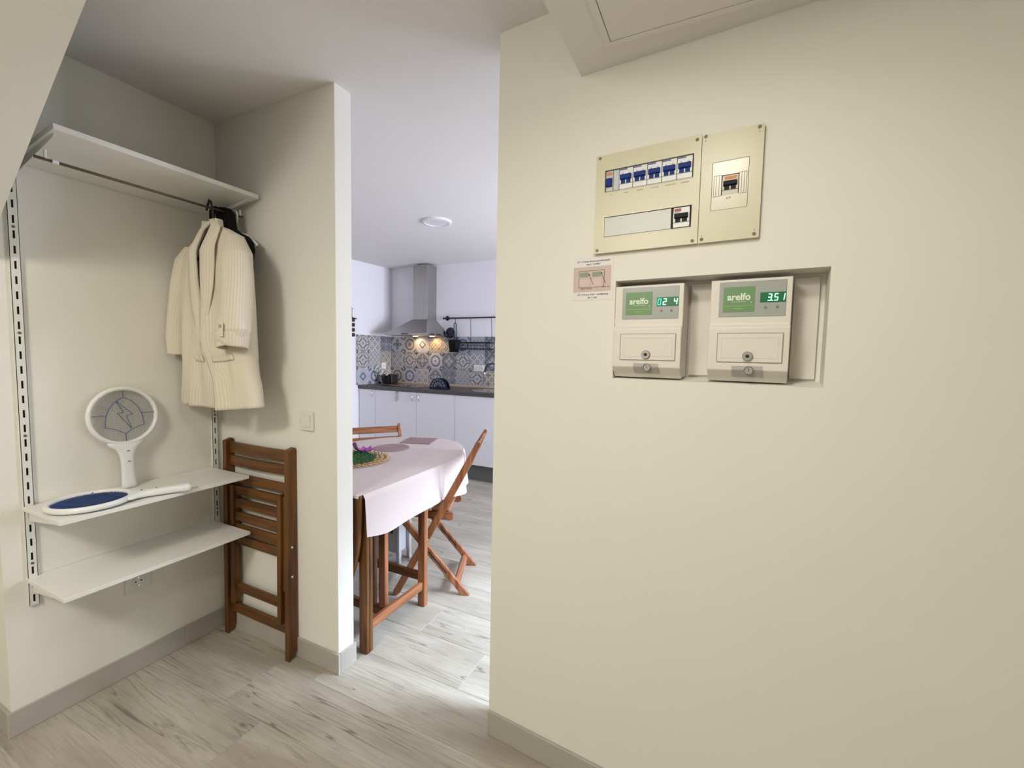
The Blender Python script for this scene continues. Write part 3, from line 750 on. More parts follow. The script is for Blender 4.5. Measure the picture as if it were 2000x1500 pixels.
mo = m.build('moss', MOSS); mo['kind'] = 'stuff'; tag(mo, 'green artificial moss spread on the straw mat', 'moss'); mo.location = (-1.845, 1.785, TT + .010)
PURP = mat('violet_petal', (.45, .10, .42), .5, vary=.3, vscale=40); PURPD = mat('plum_petal', (.14, .035, .11), .5)
t = thing('artificial_flower', 'pink and violet artificial flower lying on the moss', 'flower', (-1.80, 1.845, TT + .050))
for k in range(7):
    a = 2 * PI * k / 7; c = Vector((.03 * math.cos(a), .03 * math.sin(a), .006))
    MB().grid(lambda u, v: (c.x + (.026 * (u - .5)) * math.cos(a) * 1.7 - .030 * (v - .5) * math.sin(a) * math.sin(PI * u + .01), c.y + (.026 * (u - .5)) * math.sin(a) * 1.7 + .030 * (v - .5) * math.cos(a) * math.sin(PI * u + .01), .003 + .014 * u * u + .010 * abs(v - .5)), 6, 4).build('petal', PURP, t, smooth=True, solid=.0015)
MB().lathe([(0, .018), (.008, .014), (.011, .006), (.006, -.002), (0, -.002)], (0, 0, 0), 14).build('centre', PURPD, t, smooth=True)
MB().tube([(-.02, -.01, .0), (-.075, .0, .010), (-.11, .02, .028)], [.006, .010, .012], 10).build('bud', PURPD, t, smooth=True)

# pale appliance under the table
t = thing('storage_trolley', 'pale grey boxy trolley with a black handle under the table', 'trolley', (-1.89, 2.185, 0))
GREYP = mat('pale_grey_plastic', (.55, .55, .56), .4)
MB().box(-.08, .070, -.055, .055, .06, .36).build('case', GREYP, t, bevel=.01)
MB().box(.015, .040, -.063, -.055, .19, .34).build('handle', BLACKP, t, bevel=.004)
for x in (-.09, .082):
    for y in (-.05, .05): MB().box(x - .012, x + .012, y - .012, y + .012, 0, .40).build('leg', GREYP, t, bevel=.003)

# ------------------------------------------------------------------ kitchen
YF = 3.916
# base cabinets: body open box + door(s) with handles
def cabinet(lab, x0, x1, handles=(), ndoors=1):
    t = thing('base_cabinet', lab, 'cabinet', ((x0 + x1) / 2, YF, 0), group='white kitchen base cabinets')
    w_ = (x1 - x0) / 2
    MB().box(-w_ + .001, w_ - .001, .021, YK - YF - .002, .172, .906).build('body', CABW, t)
    dr = MB().box(-w_ + .0025, w_ - .0025, 0, .019, .176, .903).build('door', CABW, t, bevel=.0015)
    for hx, hz in handles:
        MB().tube([(hx, -.001, hz - .030), (hx, -.020, hz - .026), (hx, -.022, hz), (hx, -.020, hz + .026), (hx, -.001, hz + .030)], .005, 8).build('handle', CHROME, dr, smooth=True)
    return t
cabinet('narrow white base cabinet in the far left corner', -3.93, -3.673, [(.085, .855)])
cabinet('white base cabinet below the hob with a steel opener hung on it', -3.673, -3.073, [(.255, .842)])
cabinet('white base cabinet right of the hob with its handle at the left', -3.073, -2.563, [(-.215, .842)])
cabinet('white base cabinet below the sink', -2.563, -2.02, [])
cabinet('rightmost white base cabinet, half hidden by the meter wall', -2.02, -1.42, [(-.25, .842)])
tag(MB().box(-3.93, -1.42, YF + .05, YF + .065, 0.001, .170).build('toe_kick', TOEK), 'dark grey plinth board under the white cabinets', 'plinth')
t = thing('worktop', 'dark stone-look worktop along the far kitchen wall', 'worktop')
MB().box(XK + .001, -1.40, 3.900, YK - .001, .908, ZW).build('slab', WTOP, t, bevel=.003)
MB().box(XK + .012, -1.40, YK - .022, YK - .011, ZW, ZW + .022).build('upstand', mat('oak_strip', (.55, .42, .30), .5), t, bevel=.002)
t = thing('wall_opener', 'small steel bottle opener hung from the cabinet edge', 'opener', (-3.343, YF - .004, .85))
MB().tube([(.01, -.002, .058), (.012, -.006, .0), (.002, -.006, -.052), (-.022, -.006, -.058)], .004, 8).tube([(-.012, -.002, .058), (-.014, -.006, .0), (-.018, -.006, -.04)], .003, 8).tube([(.010, -.002, .057), (-.012, -.002, .057)], .004, 8).build('body', STEEL, t, smooth=True)

# patterned backsplash tiles
def tile_mat(i):
    m = bpy.data.materials.new('patterned_tile'); m.use_nodes = True; k = NT(m); nt = m.node_tree; b = nt.nodes['Principled BSDF']
    rnd = random.Random(i * 13 + 5)
    tc = k.n('ShaderNodeTexCoord'); sp = k.n('ShaderNodeSeparateXYZ'); nt.links.new(tc.outputs['Object'], sp.inputs[0])
    U = k.m('MULTIPLY', sp.outputs[0], 10.0); V = k.m('MULTIPLY', sp.outputs[2], 10.0)   # -1..1
    rep = (1, 1, 2, 3, 1, 2, 4, 1, 3, 2)[i % 10]
    def fold(a): return k.m('SUBTRACT', k.m('MULTIPLY', k.m('FRACT', k.m('MULTIPLY', k.m('ADD', a, 1.0), rep * .5)), 2.0), 1.0)
    u, v = (fold(U), fold(V)) if rep > 1 else (U, V)
    au, av = k.m('ABSOLUTE', u), k.m('ABSOLUTE', v)
    rr = k.m('SQRT', k.m('ADD', k.m('MULTIPLY', u, u), k.m('MULTIPLY', v, v)))
    th = k.m('ARCTAN2', v, u)
    pal = [((.48, .47, .47), (.07, .075, .09), (.26, .23, .21)), ((.40, .42, .47), (.06, .075, .13), (.50, .49, .48)), ((.46, .42, .36), (.10, .08, .07), (.22, .21, .22)),
           ((.46, .46, .46), (.045, .045, .05), (.27, .25, .27)), ((.22, .23, .25), (.05, .055, .08), (.44, .43, .42))][i % 5]
    bg, fg, ac = pal
    def band(x, c, w_):
        return k.m('LESS_THAN', k.m('ABSOLUTE', k.m('SUBTRACT', x, c)), w_)
    flo = k.m('ADD', .42, k.m('MULTIPLY', k.m('COSINE', k.m('MULTIPLY', th, (4, 8, 4, 8, 6)[i % 5])), .2))
    cor = k.m('SQRT', k.m('ADD', k.m('POWER', k.m('SUBTRACT', 1.0, au), 2.0), k.m('POWER', k.m('SUBTRACT', 1.0, av), 2.0)))
    dia = k.m('ADD', au, av)
    kind = i % 6
    col = bg
    if kind == 0:
        col = k.mix(k.m('LESS_THAN', rr, flo), bg, ac); col = k.mix(band(rr, flo, .07), col, fg); col = k.mix(k.m('LESS_THAN', cor, .42), col, fg); col = k.mix(k.m('LESS_THAN', cor, .26), col, bg); col = k.mix(k.m('LESS_THAN', rr, .13), col, fg)
    elif kind == 1:
        col = k.mix(band(rr, .62, .09), bg, fg); col = k.mix(k.m('LESS_THAN', rr, .3), col, ac); col = k.mix(band(cor, .3, .1), col, fg); col = k.mix(k.m('LESS_THAN', rr, .12), col, fg)
    elif kind == 2:
        col = k.mix(band(dia, .95, .08), bg, fg); col = k.mix(k.m('LESS_THAN', dia, .5), col, ac); col = k.mix(band(k.m('SUBTRACT', au, av), 0.0, .05), col, fg); col = k.mix(band(cor, .32, .08), col, fg)
    elif kind == 3:
        col = k.mix(k.m('LESS_THAN', rr, flo), bg, fg); col = k.mix(k.m('LESS_THAN', rr, .22), col, bg); col = k.mix(k.m('LESS_THAN', cor, .3), col, ac); col = k.mix(band(cor, .5, .05), col, fg)
    elif kind == 4:
        col = k.mix(k.m('GREATER_THAN', k.m('SINE', k.m('MULTIPLY', rr, 15.0)), .3), bg, ac); col = k.mix(band(k.m('MULTIPLY', au, av), .12, .035), col, fg); col = k.mix(k.m('LESS_THAN', cor, .28), col, fg)
    else:
        col = k.mix(k.m('LESS_THAN', dia, .55), bg, fg); col = k.mix(k.m('LESS_THAN', dia, .32), col, bg); col = k.mix(k.m('LESS_THAN', k.m('ABSOLUTE', k.m('SUBTRACT', dia, 1.25)), .1), col, ac); col = k.mix(k.m('LESS_THAN', cor, .2), col, fg)
    # worn glaze
    n = k.n('ShaderNodeTexNoise'); n.inputs['Scale'].default_value = 40; nt.links.new(tc.outputs['Object'], n.inputs['Vector'])
    col = k.mix(k.m('MULTIPLY', n.outputs['Fac'], .25), col, bg)
    nt.links.new(col, b.inputs['Base Color']); b.inputs['Roughness'].default_value = .35
    return m
TM = [tile_mat(i) for i in range(16)]
bs = struct(MB().box(XK + .0015, -1.40, YK - .0035, YK - .0005, ZW, 1.55).box(XK + .0005, XK + .0035, 3.87, YK - .004, ZW, 1.55).build('trim_2', GROUT))
tmeshes = []
for i in range(16):
    o = MB().box(-.0992, .0992, -.0035, .0035, -.0992, .0992).build('tile', TM[i], bs, bevel=.0008, seg=1); tmeshes.append(o.data); bpy.data.objects.remove(o)
last = -1
def add_tile(x, y, z, rz, sx=1):
    global last
    i = random.randrange(16)
    while i == last: i = random.randrange(16)
    last = i
    o = bpy.data.objects.new('tile', tmeshes[i]); COL.objects.link(o); o.parent = bs; o.location = (x, y, z); o.rotation_euler = (0, 0, rz); o.scale = (sx, 1, 1)
for rz_ in range(3):
    z = ZW + .101 + rz_ * .2007
    for c in range(12): add_tile(XK + .112 + c * .2007, YK - .0072, z, 0)
    for c in range(3): add_tile(XK + .0072, YK - .112 - c * .2007, z, PI/2)

# cooker hood
t = thing('cooker_hood', 'stainless steel pyramid cooker hood with lit lamps', 'cooker hood', (-3.345, 0, 0))
MB().box(-.045 - .04, .125, 4.30, YK - .001, 1.745, 2.40).build('chimney', STEEL, t, bevel=.002)
m = MB(); x0, x1, y0, y1 = -.305, .305, 4.055, YK - .001
b_ = [m.bm.verts.new(p) for p in ((x0, y0, 1.575), (x1, y0, 1.575), (x1, y1, 1.575), (x0, y1, 1.575))]
u_ = [m.bm.verts.new(p) for p in ((-.09, 4.295, 1.75), (.13, 4.295, 1.75), (.13, y1, 1.75), (-.09, y1, 1.75))]
for i in range(4): m.bm.faces.new((b_[i], b_[(i+1) % 4], u_[(i+1) % 4], u_[i]))
m.bm.faces.new(b_[::-1]); m.bm.faces.new(u_); m.build('canopy', STEEL, t)
MB().box(x0, x1, y0, y1, 1.552, 1.575).build('rim', STEEL, t, bevel=.002)
MB().box(-.06, .04, y0 - .002, y0, 1.558, 1.570).box(x1, x1 + .002, 4.12, 4.20, 1.558, 1.570).box(x1, x1 + .002, 4.24, 4.33, 1.558, 1.570).build('button_strip', BLACKP, t)
m = MB()
for i in range(5): m.box(.1255, .1262, 4.345 + .0 , 4.425, 1.80 + i * .014, 1.807 + i * .014)
m.build('vent_grille', mat('vent_grey', (.2, .2, .2), .5), t)
WARM = mat('warm_lamp', (1.0, .62, .25), .5, emit=9)
for lx in (-.115, .14):
    MB().lathe([(.001, 0), (.030, 0), (.030, -.003), (.001, -.003)], (lx, 4.385, 1.552), 20).build('lamp', WARM, t)
    pl = bpy.data.lights.new('hood_lamp_light', 'SPOT'); pl.energy = 2.2; pl.color = (1, .62, .28); pl.spot_size = 2.4; pl.spot_blend = .6; pl.shadow_soft_size = .02
    po = bpy.data.objects.new('hood_lamp_light', pl); COL.objects.link(po); po.location = (-3.345 + lx, 4.40, 1.543)
    po.rotation_euler = (math.radians(18), 0, 0)

# hob, sink, tap
t = thing('induction_hob', 'black glass hob set in the dark worktop', 'hob', (-3.36, 4.18, ZW))
MB().box(-.285, .285, -.22, .22, 0, .005).build('glass', mat('black_glass', (.02, .012, .010), .08), t, bevel=.002)
for x, y, r_ in ((-.15, .1, .075), (.14, .1, .09), (-.15, -.1, .09), (.14, -.1, .065)):
    MB().lathe([(r_ - .002, .0005), (r_, .0005), (r_, 0), (r_ - .002, 0), (r_ - .002, .0005)], (x, y, .005), 36).build('cooking_zone', mat('zone_print', (.16, .13, .12), .3), t)
t = thing('kitchen_sink', 'stainless steel sink bowl let into the worktop', 'sink', (-2.28, 4.17, ZW))
MB().lathe([(.19, 0), (.19, .004), (.165, .004), (.160, -.0), (.02, .001), (.001, .001)], (0, 0, 0), 36).build('rim', CHROME, t, smooth=False)
t = thing('kitchen_tap', 'black curved kitchen tap behind the sink', 'tap', (-2.28, 4.37, ZW))
MB().lathe([(.024, 0), (.024, .04), (.012, .05)], (0, 0, 0), 20).build('base', BLACKP, t, smooth=True)
MB().tube([(.0, 0, .04), (0, 0, .22), (-.01, -.02, .27), (-.04, -.05, .295), (-.08, -.09, .285), (-.105, -.11, .24), (-.11, -.115, .20)], .011, 12).build('spout', BLACKP, t, smooth=True)
MB().tube([(-.11, -.115, .20), (-.112, -.117, .165)], .013, 12).build('nozzle', CHROME, t, smooth=True)

# wall rail with utensil holder and rack
t = thing('utensil_rail', 'black metal rail on the far wall above the tiles', 'rail', (0, YK - .05, 1.770))
MB().tube([(-3.06, 0, 0), (-1.60, 0, 0)], .0085, 10).build('rod', BLACKP, t, smooth=True)
for x in (-3.025, -1.65):
    MB().lathe([(.001, 0), (.030, .004), (.012, .012), (.008, .05)][::-1], (x, 0, 0), 16, 1).build('mount', BLACKP, t, smooth=True)
MB().lathe([(.001, 0), (.016, .008), (.010, .02), (.001, .024)], (-3.085, 0, 0), 12, 0).build('finial', BLACKP, t, smooth=True)
t = thing('utensil_holder', 'black utensil pot hanging from the rail', 'utensil holder', (-2.915, YK - .06, 0))
MB().lathe([(.054, 1.362), (.070, 1.51), (.066, 1.51), (.052, 1.368), (.001, 1.368)], (0, 0, 0), 24).build('pot', BLACK, t, smooth=True)
MB().tube([(.012, 0, 1.51), (-.006, 0, 1.60), (-.004, 0, 1.70), (.012, 0, 1.715), (.028, 0, 1.70), (.028, 0, 1.60), (.030, 0, 1.51)], .006, 8).tube([(.012, 0, 1.71), (.012, 0, 1.745), (.010, .01, 1.775)], .004, 8).build('hanger_loop', BLACKP, t, smooth=True)
t = thing('kitchen_utensils', 'black spoons and a slotted spatula sticking out of the hanging pot', 'utensils', (-2.93, YK - .07, 0))
MB().tube([(0, 0, 1.40), (-.04, 0, 1.56)], .005, 8).lathe([(.001, 0), (.058, .008), (.066, .016), (.03, .022), (.001, .022)], (-.045, 0, 1.595), 18, 1).build('ladle', mat('dark_blue_nylon', (.01, .018, .05), .4), t, smooth=True)
MB().tube([(-.01, 0, 1.40), (-.09, 0, 1.57)], .005, 8).tube([(-.085, 0, 1.55), (-.105, 0, 1.575), (-.13, 0, 1.60)], [.018, .024, .008], 10).build('spoon', BLACKP, t, smooth=True)
for q_ in range(3): MB().tube([(-.095 - q_ * .010, .0, 1.575), (-.120 - q_ * .006, 0, 1.615)], .003, 6).build('fork_tine', BLACKP, t)
MB().box(-.005, .030, -.004, .004, 1.54, 1.62).tube([(.01, 0, 1.40), (.012, 0, 1.55)], .005, 8).build('spatula', BLACKP, t, bevel=.002)
t = thing('wire_rack', 'black wire dish rack hanging from the rail', 'rack', (0, YK - .07, 0))
m = MB()
for x in (-2.70, -2.42):
    m.tube([(x, .02, 1.775), (x + .006, .02, 1.70), (x + .012, .02, 1.55), (x + .012, .02, 1.47)], .003, 6)
m.build('hanging_wire', BLACKP, t, smooth=True)
m = MB()
for z, y in ((1.478, -.05), (1.478, .04), (1.405, -.05), (1.405, .04)): m.tube([(-2.855, y, z), (-2.395, y, z)], .0075, 6)
for z in (1.478, 1.405):
    for x in (-2.855, -2.395): m.tube([(x, -.05, z), (x, .04, z)], .005, 6)
for i in range(24):
    x = -2.855 + i * .02; m.tube([(x, -.05, 1.405), (x, -.05, 1.478)], .003, 5); m.tube([(x, -.05, 1.405), (x, .04, 1.405)], .002, 5)
m.tube([(-2.855, -.05, 1.44), (-2.395, -.05, 1.44)], .003, 6)
m.build('basket', BLACKP, t)

socket('wall_socket', 'double white socket on the tiled wall beside the tap', (-2.625, YK - .0115, 1.178), 0, 2, .075)
socket('wall_socket', 'small white socket on the tiles in the far left corner', (XK + .0115, 4.33, 1.172), PI/2, 1, .080)
t = thing('toaster', 'small black box-shaped toaster on the worktop near the hob', 'toaster', (-3.80, 4.35, ZW))
MB().box(-.10, .045, -.06, .06, .005, .115).build('body', BLACKP, t, bevel=.008)
MB().box(-.085, .03, -.015, -.003, .1152, .1165).box(-.085, .03, .008, .020, .1152, .1165).build('slot', DARK, t)
MB().box(-.012, -.008, -.0615, -.06, .01, .11).build('seam', STEELD, t)
# white flowers in a vase
t = thing('flower_vase', 'slim clear vase of white flowers in the worktop corner', 'vase', (-3.86, 4.20, ZW))
MB().lathe([(.03, 0), (.034, .03), (.022, .09), (.026, .11), (.023, .11), (.019, .09), (.030, .03), (.001, .006)], (0, 0, 0), 20).build('vase', GLASS, t, smooth=True)
PET = mat('white_petal', (.62, .62, .60), .7); STEM = mat('stem_green', (.10, .12, .09), .7)
for k in range(9):
    a = random.uniform(0, 2 * PI); l = random.uniform(.03, .085); e = Vector((l * math.cos(a), l * math.sin(a), random.uniform(.12, .24)))
    e.x = max(e.x, -.05)
    s_ = MB().tube([(0, 0, .01), (e.x * .3, e.y * .3, .08), e], .002, 5).build('stem', STEM, t)
    m = MB()
    for p in range(6):
        b0 = 2 * PI * p / 6; m.tube([e, e + Vector((.022 * math.cos(b0), .010 * math.sin(b0) , .022 * math.sin(b0)))], [.004, .009], 6)
    m.build('flower', PET, s_, smooth=True)
# navy half-round holder
t = thing('napkin_holder', 'navy half-round holder with pale line pattern on the worktop', 'napkin holder', (-2.83, 4.02, ZW))
NAVY = mat('navy_enamel', (.004, .006, .03), .5, spec=.3); LINE = mat('pale_line', (.45, .45, .50), .4)
arc = [(.118 * math.cos(PI * k / 24), .005 + .118 * math.sin(PI * k / 24)) for k in range(25)]
for y in (-.03, .03): MB().prism(arc, 1, y - .004, y + .004).build('plate', NAVY, t, bevel=.0015)
MB().box(-.115, .115, -.03, .03, 0, .006).build('base', NAVY, t)
m = MB(); rn = random.Random(3)
for k in range(7):
    a = PI * (.1 + .8 * k / 6); m.bar((.02 * math.cos(a), -.0346, .03 + .02 * math.sin(a)), (.11 * math.cos(a + .1), -.0346, .01 + .10 * math.sin(a + .1)), .0025, .0008, (0, 1, 0))
for rr in (.05, .085):
    pts = [(rr * math.cos(PI * q_ / 10), -.0346, .02 + (rr + .008 * (q_ % 2)) * math.sin(PI * q_ / 10)) for q_ in range(11)]
    for a, b in zip(pts, pts[1:]): m.bar(a, b, .0022, .0008, (0, 1, 0))
m.build('line_pattern', LINE, t)

# little dark ornament on the far left wall
t = thing('wall_hook', 'dark wall hook with hanging beads on the far left wall', 'wall hook', (XK, 3.80, 0))
BRO = mat('dark_bronze', (.035, .015, .010), .5)
MB().tube([(.012, 0, 1.84), (.012, .0, 1.76), (.014, .015, 1.72)], [.006, .006, .012], 8).build('stem', BRO, t, smooth=True)
MB().lathe([(.001, 0), (.012, .006), (.012, .014), (.001, .02)], (.012, 0, 1.838), 12).build('finial', BRO, t, smooth=True)
MB().tube([(.014, .0, 1.742), (.014, .075, 1.735)], .006, 8).build('arm', BRO, t, smooth=True)
for i in range(4): MB().lathe([(.006, 0), (.019, .006), (.019, .038), (.006, .044)], (.022, .015, 1.695 - i * .058), 12).build('bead', BRO, t, smooth=True)

# round ceiling lamp in the kitchen
t = thing('ceiling_downlight', 'round white flush downlight in the kitchen ceiling', 'ceiling light', (-2.11, 2.94, 2.3975))
t.rotation_euler = (math.atan2(ZK - ZC, YK - 1.38), 0, 0)
MB().lathe([(.118, 0.004), (.118, -.006), (.100, -.012), (.098, -.006), (.001, -.006)], (0, 0, 0), 40).build('bezel', WPLAS, t, smooth=False)
MB().lathe([(.001, -.0085), (.096, -.0085), (.096, -.006), (.001, -.006)], (0, 0, 0), 40).build('diffuser', mat('opal', (.8, .8, .82), .4), t)
# hall lamps (above the viewer); the high one is an added housing for the fill
for nm, x, y, z in (('flush round ceiling lamp in the dropped ceiling in front of the meters', -.15, .50, ZB), ('added round lamp housing at the fill light in the high hall ceiling', -.95, -.95, ZC)):
    t = thing('ceiling_lamp', nm, 'ceiling light', (x, y, z))
    MB().lathe([(.135, 0), (.135, -.022), (.125, -.026), (.118, -.026), (.118, -.020), (.001, -.020)], (0, 0, 0), 40).build('housing', WPLAS, t)

# ------------------------------------------------------------------ things on the meter wall (local x along wall, -y toward the room)
def onwall(name, lab, cat, s_, z, **k):
    c, s2 = math.cos(AC), math.sin(AC)
    t = thing(name, lab, cat, (XC + c * s_, YC + s2 * s_, z), AC, **k); return t
PANEL = mat('ivory_panel', (.62, .585, .42), .34, spec=.5)
PANEL2 = mat('ivory_panel_inset', (.66, .63, .48), .25, spec=.5)
BRW = mat('breaker_white', (.72, .73, .72), .35)
BRG = mat('breaker_grey', (.50, .53, .55), .35)
BLUE = mat('breaker_blue', (.008, .03, .20), .6, spec=.25)
BLKT = mat('breaker_black', (.010, .012, .013), .6, spec=.25)
ORANGE = mat('orange_mark', (.65, .22, .07), .5)
SCREW = mat('screw_grey', (.22, .21, .16), .5)
INK = mat('ink', (.03, .03, .04), .6)
INKG = mat('ink_grey', (.25, .25, .22), .6)
INKB = mat('ink_blue', (.10, .12, .40), .6)
RX = (PI/2, 0, 0)
def frame(m, x0, x1, z0, z1, w_, y0, y1):
    m.box(x0, x1, y0, y1, z0, z0 + w_).box(x0, x1, y0, y1, z1 - w_, z1).box(x0, x0 + w_, y0, y1, z0 + w_, z1 - w_).box(x1 - w_, x1, y0, y1, z0 + w_, z1 - w_); return m
def plate_with_holes(x0, x1, z0, z1, y0, y1, holes):
    """front plate split round rectangular holes stacked in z; holes sorted bottom to top"""
    m = MB(); z = z0
    for hx0, hx1, hz0, hz1 in holes:
        m.box(x0, x1, y0, y1, z, hz0); m.box(x0, hx0, y0, y1, hz0, hz1); m.box(hx1, x1, y0, y1, hz0, hz1); z = hz1
    m.box(x0, x1, y0, y1, z, z1); return m
def screws(t, pts, y):
    for x, z in pts:
        sc_ = MB().lathe([(.001, 0), (.0042, 0), (.0042, -.0012), (.003, -.0018), (.001, -.0018)], (x, y, z), 14, 1).build('screw', SCREW, t)
        MB().box(x - .003, x + .003, y - .0022, y - .0017, z - .0004, z + .0004, Matrix.Rotation(random.uniform(0, 3), 3, 'Y'), Vector((x, y, z))).build('screw_slot', DARK, sc_)
# left board  s .3425-.6205  z 1.645-1.918
ox, oz = .342, 1.645
t = onwall('distribution_board', 'ivory fuse board with a row of six blue switches', 'fuse box', ox, oz)
W, Hh = .279, .273; D = -.012
plate_with_holes(0, W, 0, Hh, D, D + .004, [(.029, .262, .044, .100), (.027, .262, .169, .229)]).build('cover', PANEL, t)
MB().box(0.001, W - .001, D + .004, 0, .001, .042).box(0.001, W - .001, D + .004, 0, .102, .167).box(.001, W - .001, D + .004, 0, .231, Hh - .001).box(.001, .026, D + .004, 0, .04, .24).box(.264, W - .001, D + .004, 0, .04, .24).build('housing', PANEL, t)
MB().box(.027, .262, -.001, 0.0, .044, .229).build('back_plate', DARK, t)
screws(t, [(.011, .266), (.268, .261), (.267, .008), (.010, .009)], D)
mm = MB(); frame(mm, .0255, .2635, .1675, .2305, .0015, D - .001, D + .0005); frame(mm, .0275, .2635, .0425, .1015, .0015, D - .001, D + .0005); mm.build('window_trim', PANEL2, t)
def breaker(t, x0, x1, z0, z1, body, tog, two=True, mark=None):
    w_ = x1 - x0; h_ = z1 - z0; yb = -.009
    b = MB().box(x0 + .0006, x1 - .0006, yb, -.001, z0, z1).box(x0 + .0006, x1 - .0006, yb - .0025, yb, z0 + .25 * h_, z0 + .72 * h_).build('breaker', body, t, bevel=.0008, seg=1)
    yt = yb - .0025
    tx0, tx1 = x0 + .1 * w_, x1 - .1 * w_
    if two:
        m = MB().prism([(yt, z0 + .42 * h_), (yt - .006, z0 + .46 * h_), (yt - .007, z0 + .66 * h_), (yt, z0 + .68 * h_)], 0, tx0, tx1)
        m.box(tx0 + .002, tx0 + .36 * w_, yt - .001, yt, z0 + .25 * h_, z0 + .44 * h_).box(tx1 - .36 * w_, tx1 - .002, yt - .001, yt, z0 + .25 * h_, z0 + .44 * h_)
    else:
        m = MB().prism([(yt, z0 + .20 * h_), (yt - .004, z0 + .22 * h_), (yt - .006, z0 + .60 * h_), (yt, z0 + .62 * h_)], 0, tx0, tx1)
    m.build('toggle', tog, b, bevel=.0008, seg=1)
    if mark:
        MB().box(x0 + .15 * w_, x1 - .15 * w_, yb - .0004, yb, z0 + .78 * h_, z0 + .93 * h_).build('mark', mark, b)
    return b
# top row
z0r, z1r = .1715, .2275
b = breaker(t, .0285, .0500, z0r, z1r, BRG, BLUE, False, ORANGE)
MB().box(.0505, .0665, -.009, -.001, z0r, z1r).build('breaker', BRG, t, bevel=.0008, seg=1)
for i in range(5):
    x0 = .0672 + i * .03845
    b = breaker(t, x0, x0 + .0383, z0r, z1r, BRW, BLUE, True)
    MB().box(x0 + .001, x0 + .022, -.0094, -.009, z1r - .0045, z1r - .0012).build('mark', INKB, b)
    m = MB()
    for q_ in (.27, .73): m.box(x0 + q_ * .038 - .0012, x0 + q_ * .038 + .0012, -.0118, -.0114, z0r + .74 * .056 - .001, z0r + .74 * .056 + .0012)
    m.build('indicator', INKB, b)
# little captions below the row
for x, wd_ in ((.045, 'AA'), (.088, 'cocina'), (.127, 'enchufes'), (.167, 'aire acond.'), (.207, 'lavadora term.'), (.243, 'alumbrado')):
    text('lettering', wd_, .0062, INKG, t, (x, D - .0003, .1605), RX, .0001, sx=.72)
# bottom row: blank cover and main switch
MB().box(.0290, .2115, -.0115, -.004, .0455, .0985).build('blank_plate', mat('blank_grey', (.56, .57, .52), .35), t, bevel=.001)
MB().box(.2120, .2155, -.006, -.001, .0455, .0985).build('spacer', DARK, t)
b = breaker(t, .2160, .2580, .0475, .0985, BRW, BLKT, True)
MB().box(.219, .236, -.0096, -.009, .0885, .0955).build('mark', mat('dull_red', (.32, .10, .08), .5), b)
MB().box(.220, .2335, -.0096, -.009, .0835, .0865).build('mark', mat('violet_mark', (.40, .25, .38), .5), b)
# right board s .6225-.7595
t = onwall('distribution_board', 'smaller ivory fuse board at the right with one black switch', 'fuse box', .6225, 1.645)
W = .137
plate_with_holes(0, W, 0, .2665, D, D + .004, [(.0265, .1085, .0765, .1955)]).build('cover', PANEL, t)
MB().box(.001, W - .001, D + .004, 0, .001, .073).box(.001, W - .001, D + .004, 0, .198, .265).box(.001, .024, D + .004, 0, .073, .198).box(.111, W - .001, D + .004, 0, .073, .198).build('housing', PANEL, t)
plate_with_holes(.0275, .1075, .0775, .1945, D + .0005, D + .004, [(.0485, .0885, .112, .161)]).build('inset_panel', PANEL2, t)
for x in (.0315, .0365, .0435, .0935, .0995, .1045): MB().box(x - .0006, x + .0006, D + .0001, D + .0006, .112, .161).build('score_line', SCREW, t)
for xa, xb in ((.030, .0485), (.0885, .105)):
    for z in (.1615, .1105): MB().box(xa, xb, D + .0001, D + .0006, z, z + .001).build('score_line', SCREW, t)
MB().box(.026, .110, -.001, 0, .076, .197).build('back_plate', DARK, t)
b = breaker(t, .0495, .0875, .1125, .1605, mat('breaker_beige', (.52, .49, .40), .35), BLKT, True, ORANGE)
text('lettering', 'ICP', .0075, INKG, t, (.066, D - .0001, .1035), RX, .0001)
screws(t, [(.0075, .264), (.1265, .260), (.1265, .009), (.0085, .009)], D)
for x, z in ((.0075, .2535), (.0085, .018), (.1265, .0185), (.127, .2495)): MB().box(x - .0008, x + .0008, D - .0003, D, z - .002, z + .002).build('arrow_mark', SCREW, t)

# hairline crack from the corner of the board
# sticker
t = onwall('instruction_sticker', 'small printed paper sign on the wall left of the coin meters', 'sign', .276, 1.515)
PAPER = mat('paper', (.78, .74, .74), .6)
W, Hh = .1225, .1255
MB().box(0, W, -.0008, 0, 0, Hh).build('paper', PAPER, t)
MB().box(0.001, W - .006, -.0011, -.0008, .024, .097).build('printed_photo', mat('photo_pink', (.60, .48, .44), .6), t)
m = MB(); frame(m, .018, .097, .036, .086, .0016, -.0013, -.0011); m.build('printed_frame', mat('photo_brown', (.20, .15, .11), .6), t)
for x in (.0215, .0600):
    MB().box(x, x + .026, -.0013, -.0011, .067, .081).build('printed_screen', mat('photo_green', (.27, .33, .24), .6), t)
    MB().box(x - .001, x + .027, -.0013, -.0011, .040, .060).build('printed_box', mat('photo_pale', (.66, .53, .50), .6), t)
m = MB()
for a, b in (((.050, .074), (.064, .044)), ((.088, .076), (.101, .046))):
    m.bar((a[0], -.0014, a[1]), (b[0], -.0014, b[1]), .0014, .0003, (0, 1, 0)); m.box(a[0] - .002, a[0] + .002, -.0016, -.0013, a[1] - .002, a[1] + .002)
m.build('printed_arrow', INK, t)
text('lettering', 'dinero restante', .0058, INK, t, (.042, -.0013, .0335), RX, .0001, shear=.3)
text('lettering', 'boton luz', .0058, INK, t, (.101, -.0013, .0365), RX, .0001, shear=.3)
text('lettering', '1\u20ac = 5 horas de aire acondicionado', .0076, INK, t, (.061, -.0010, .1125), RX, .0001, shear=.35, sx=.92, bold=.0001)
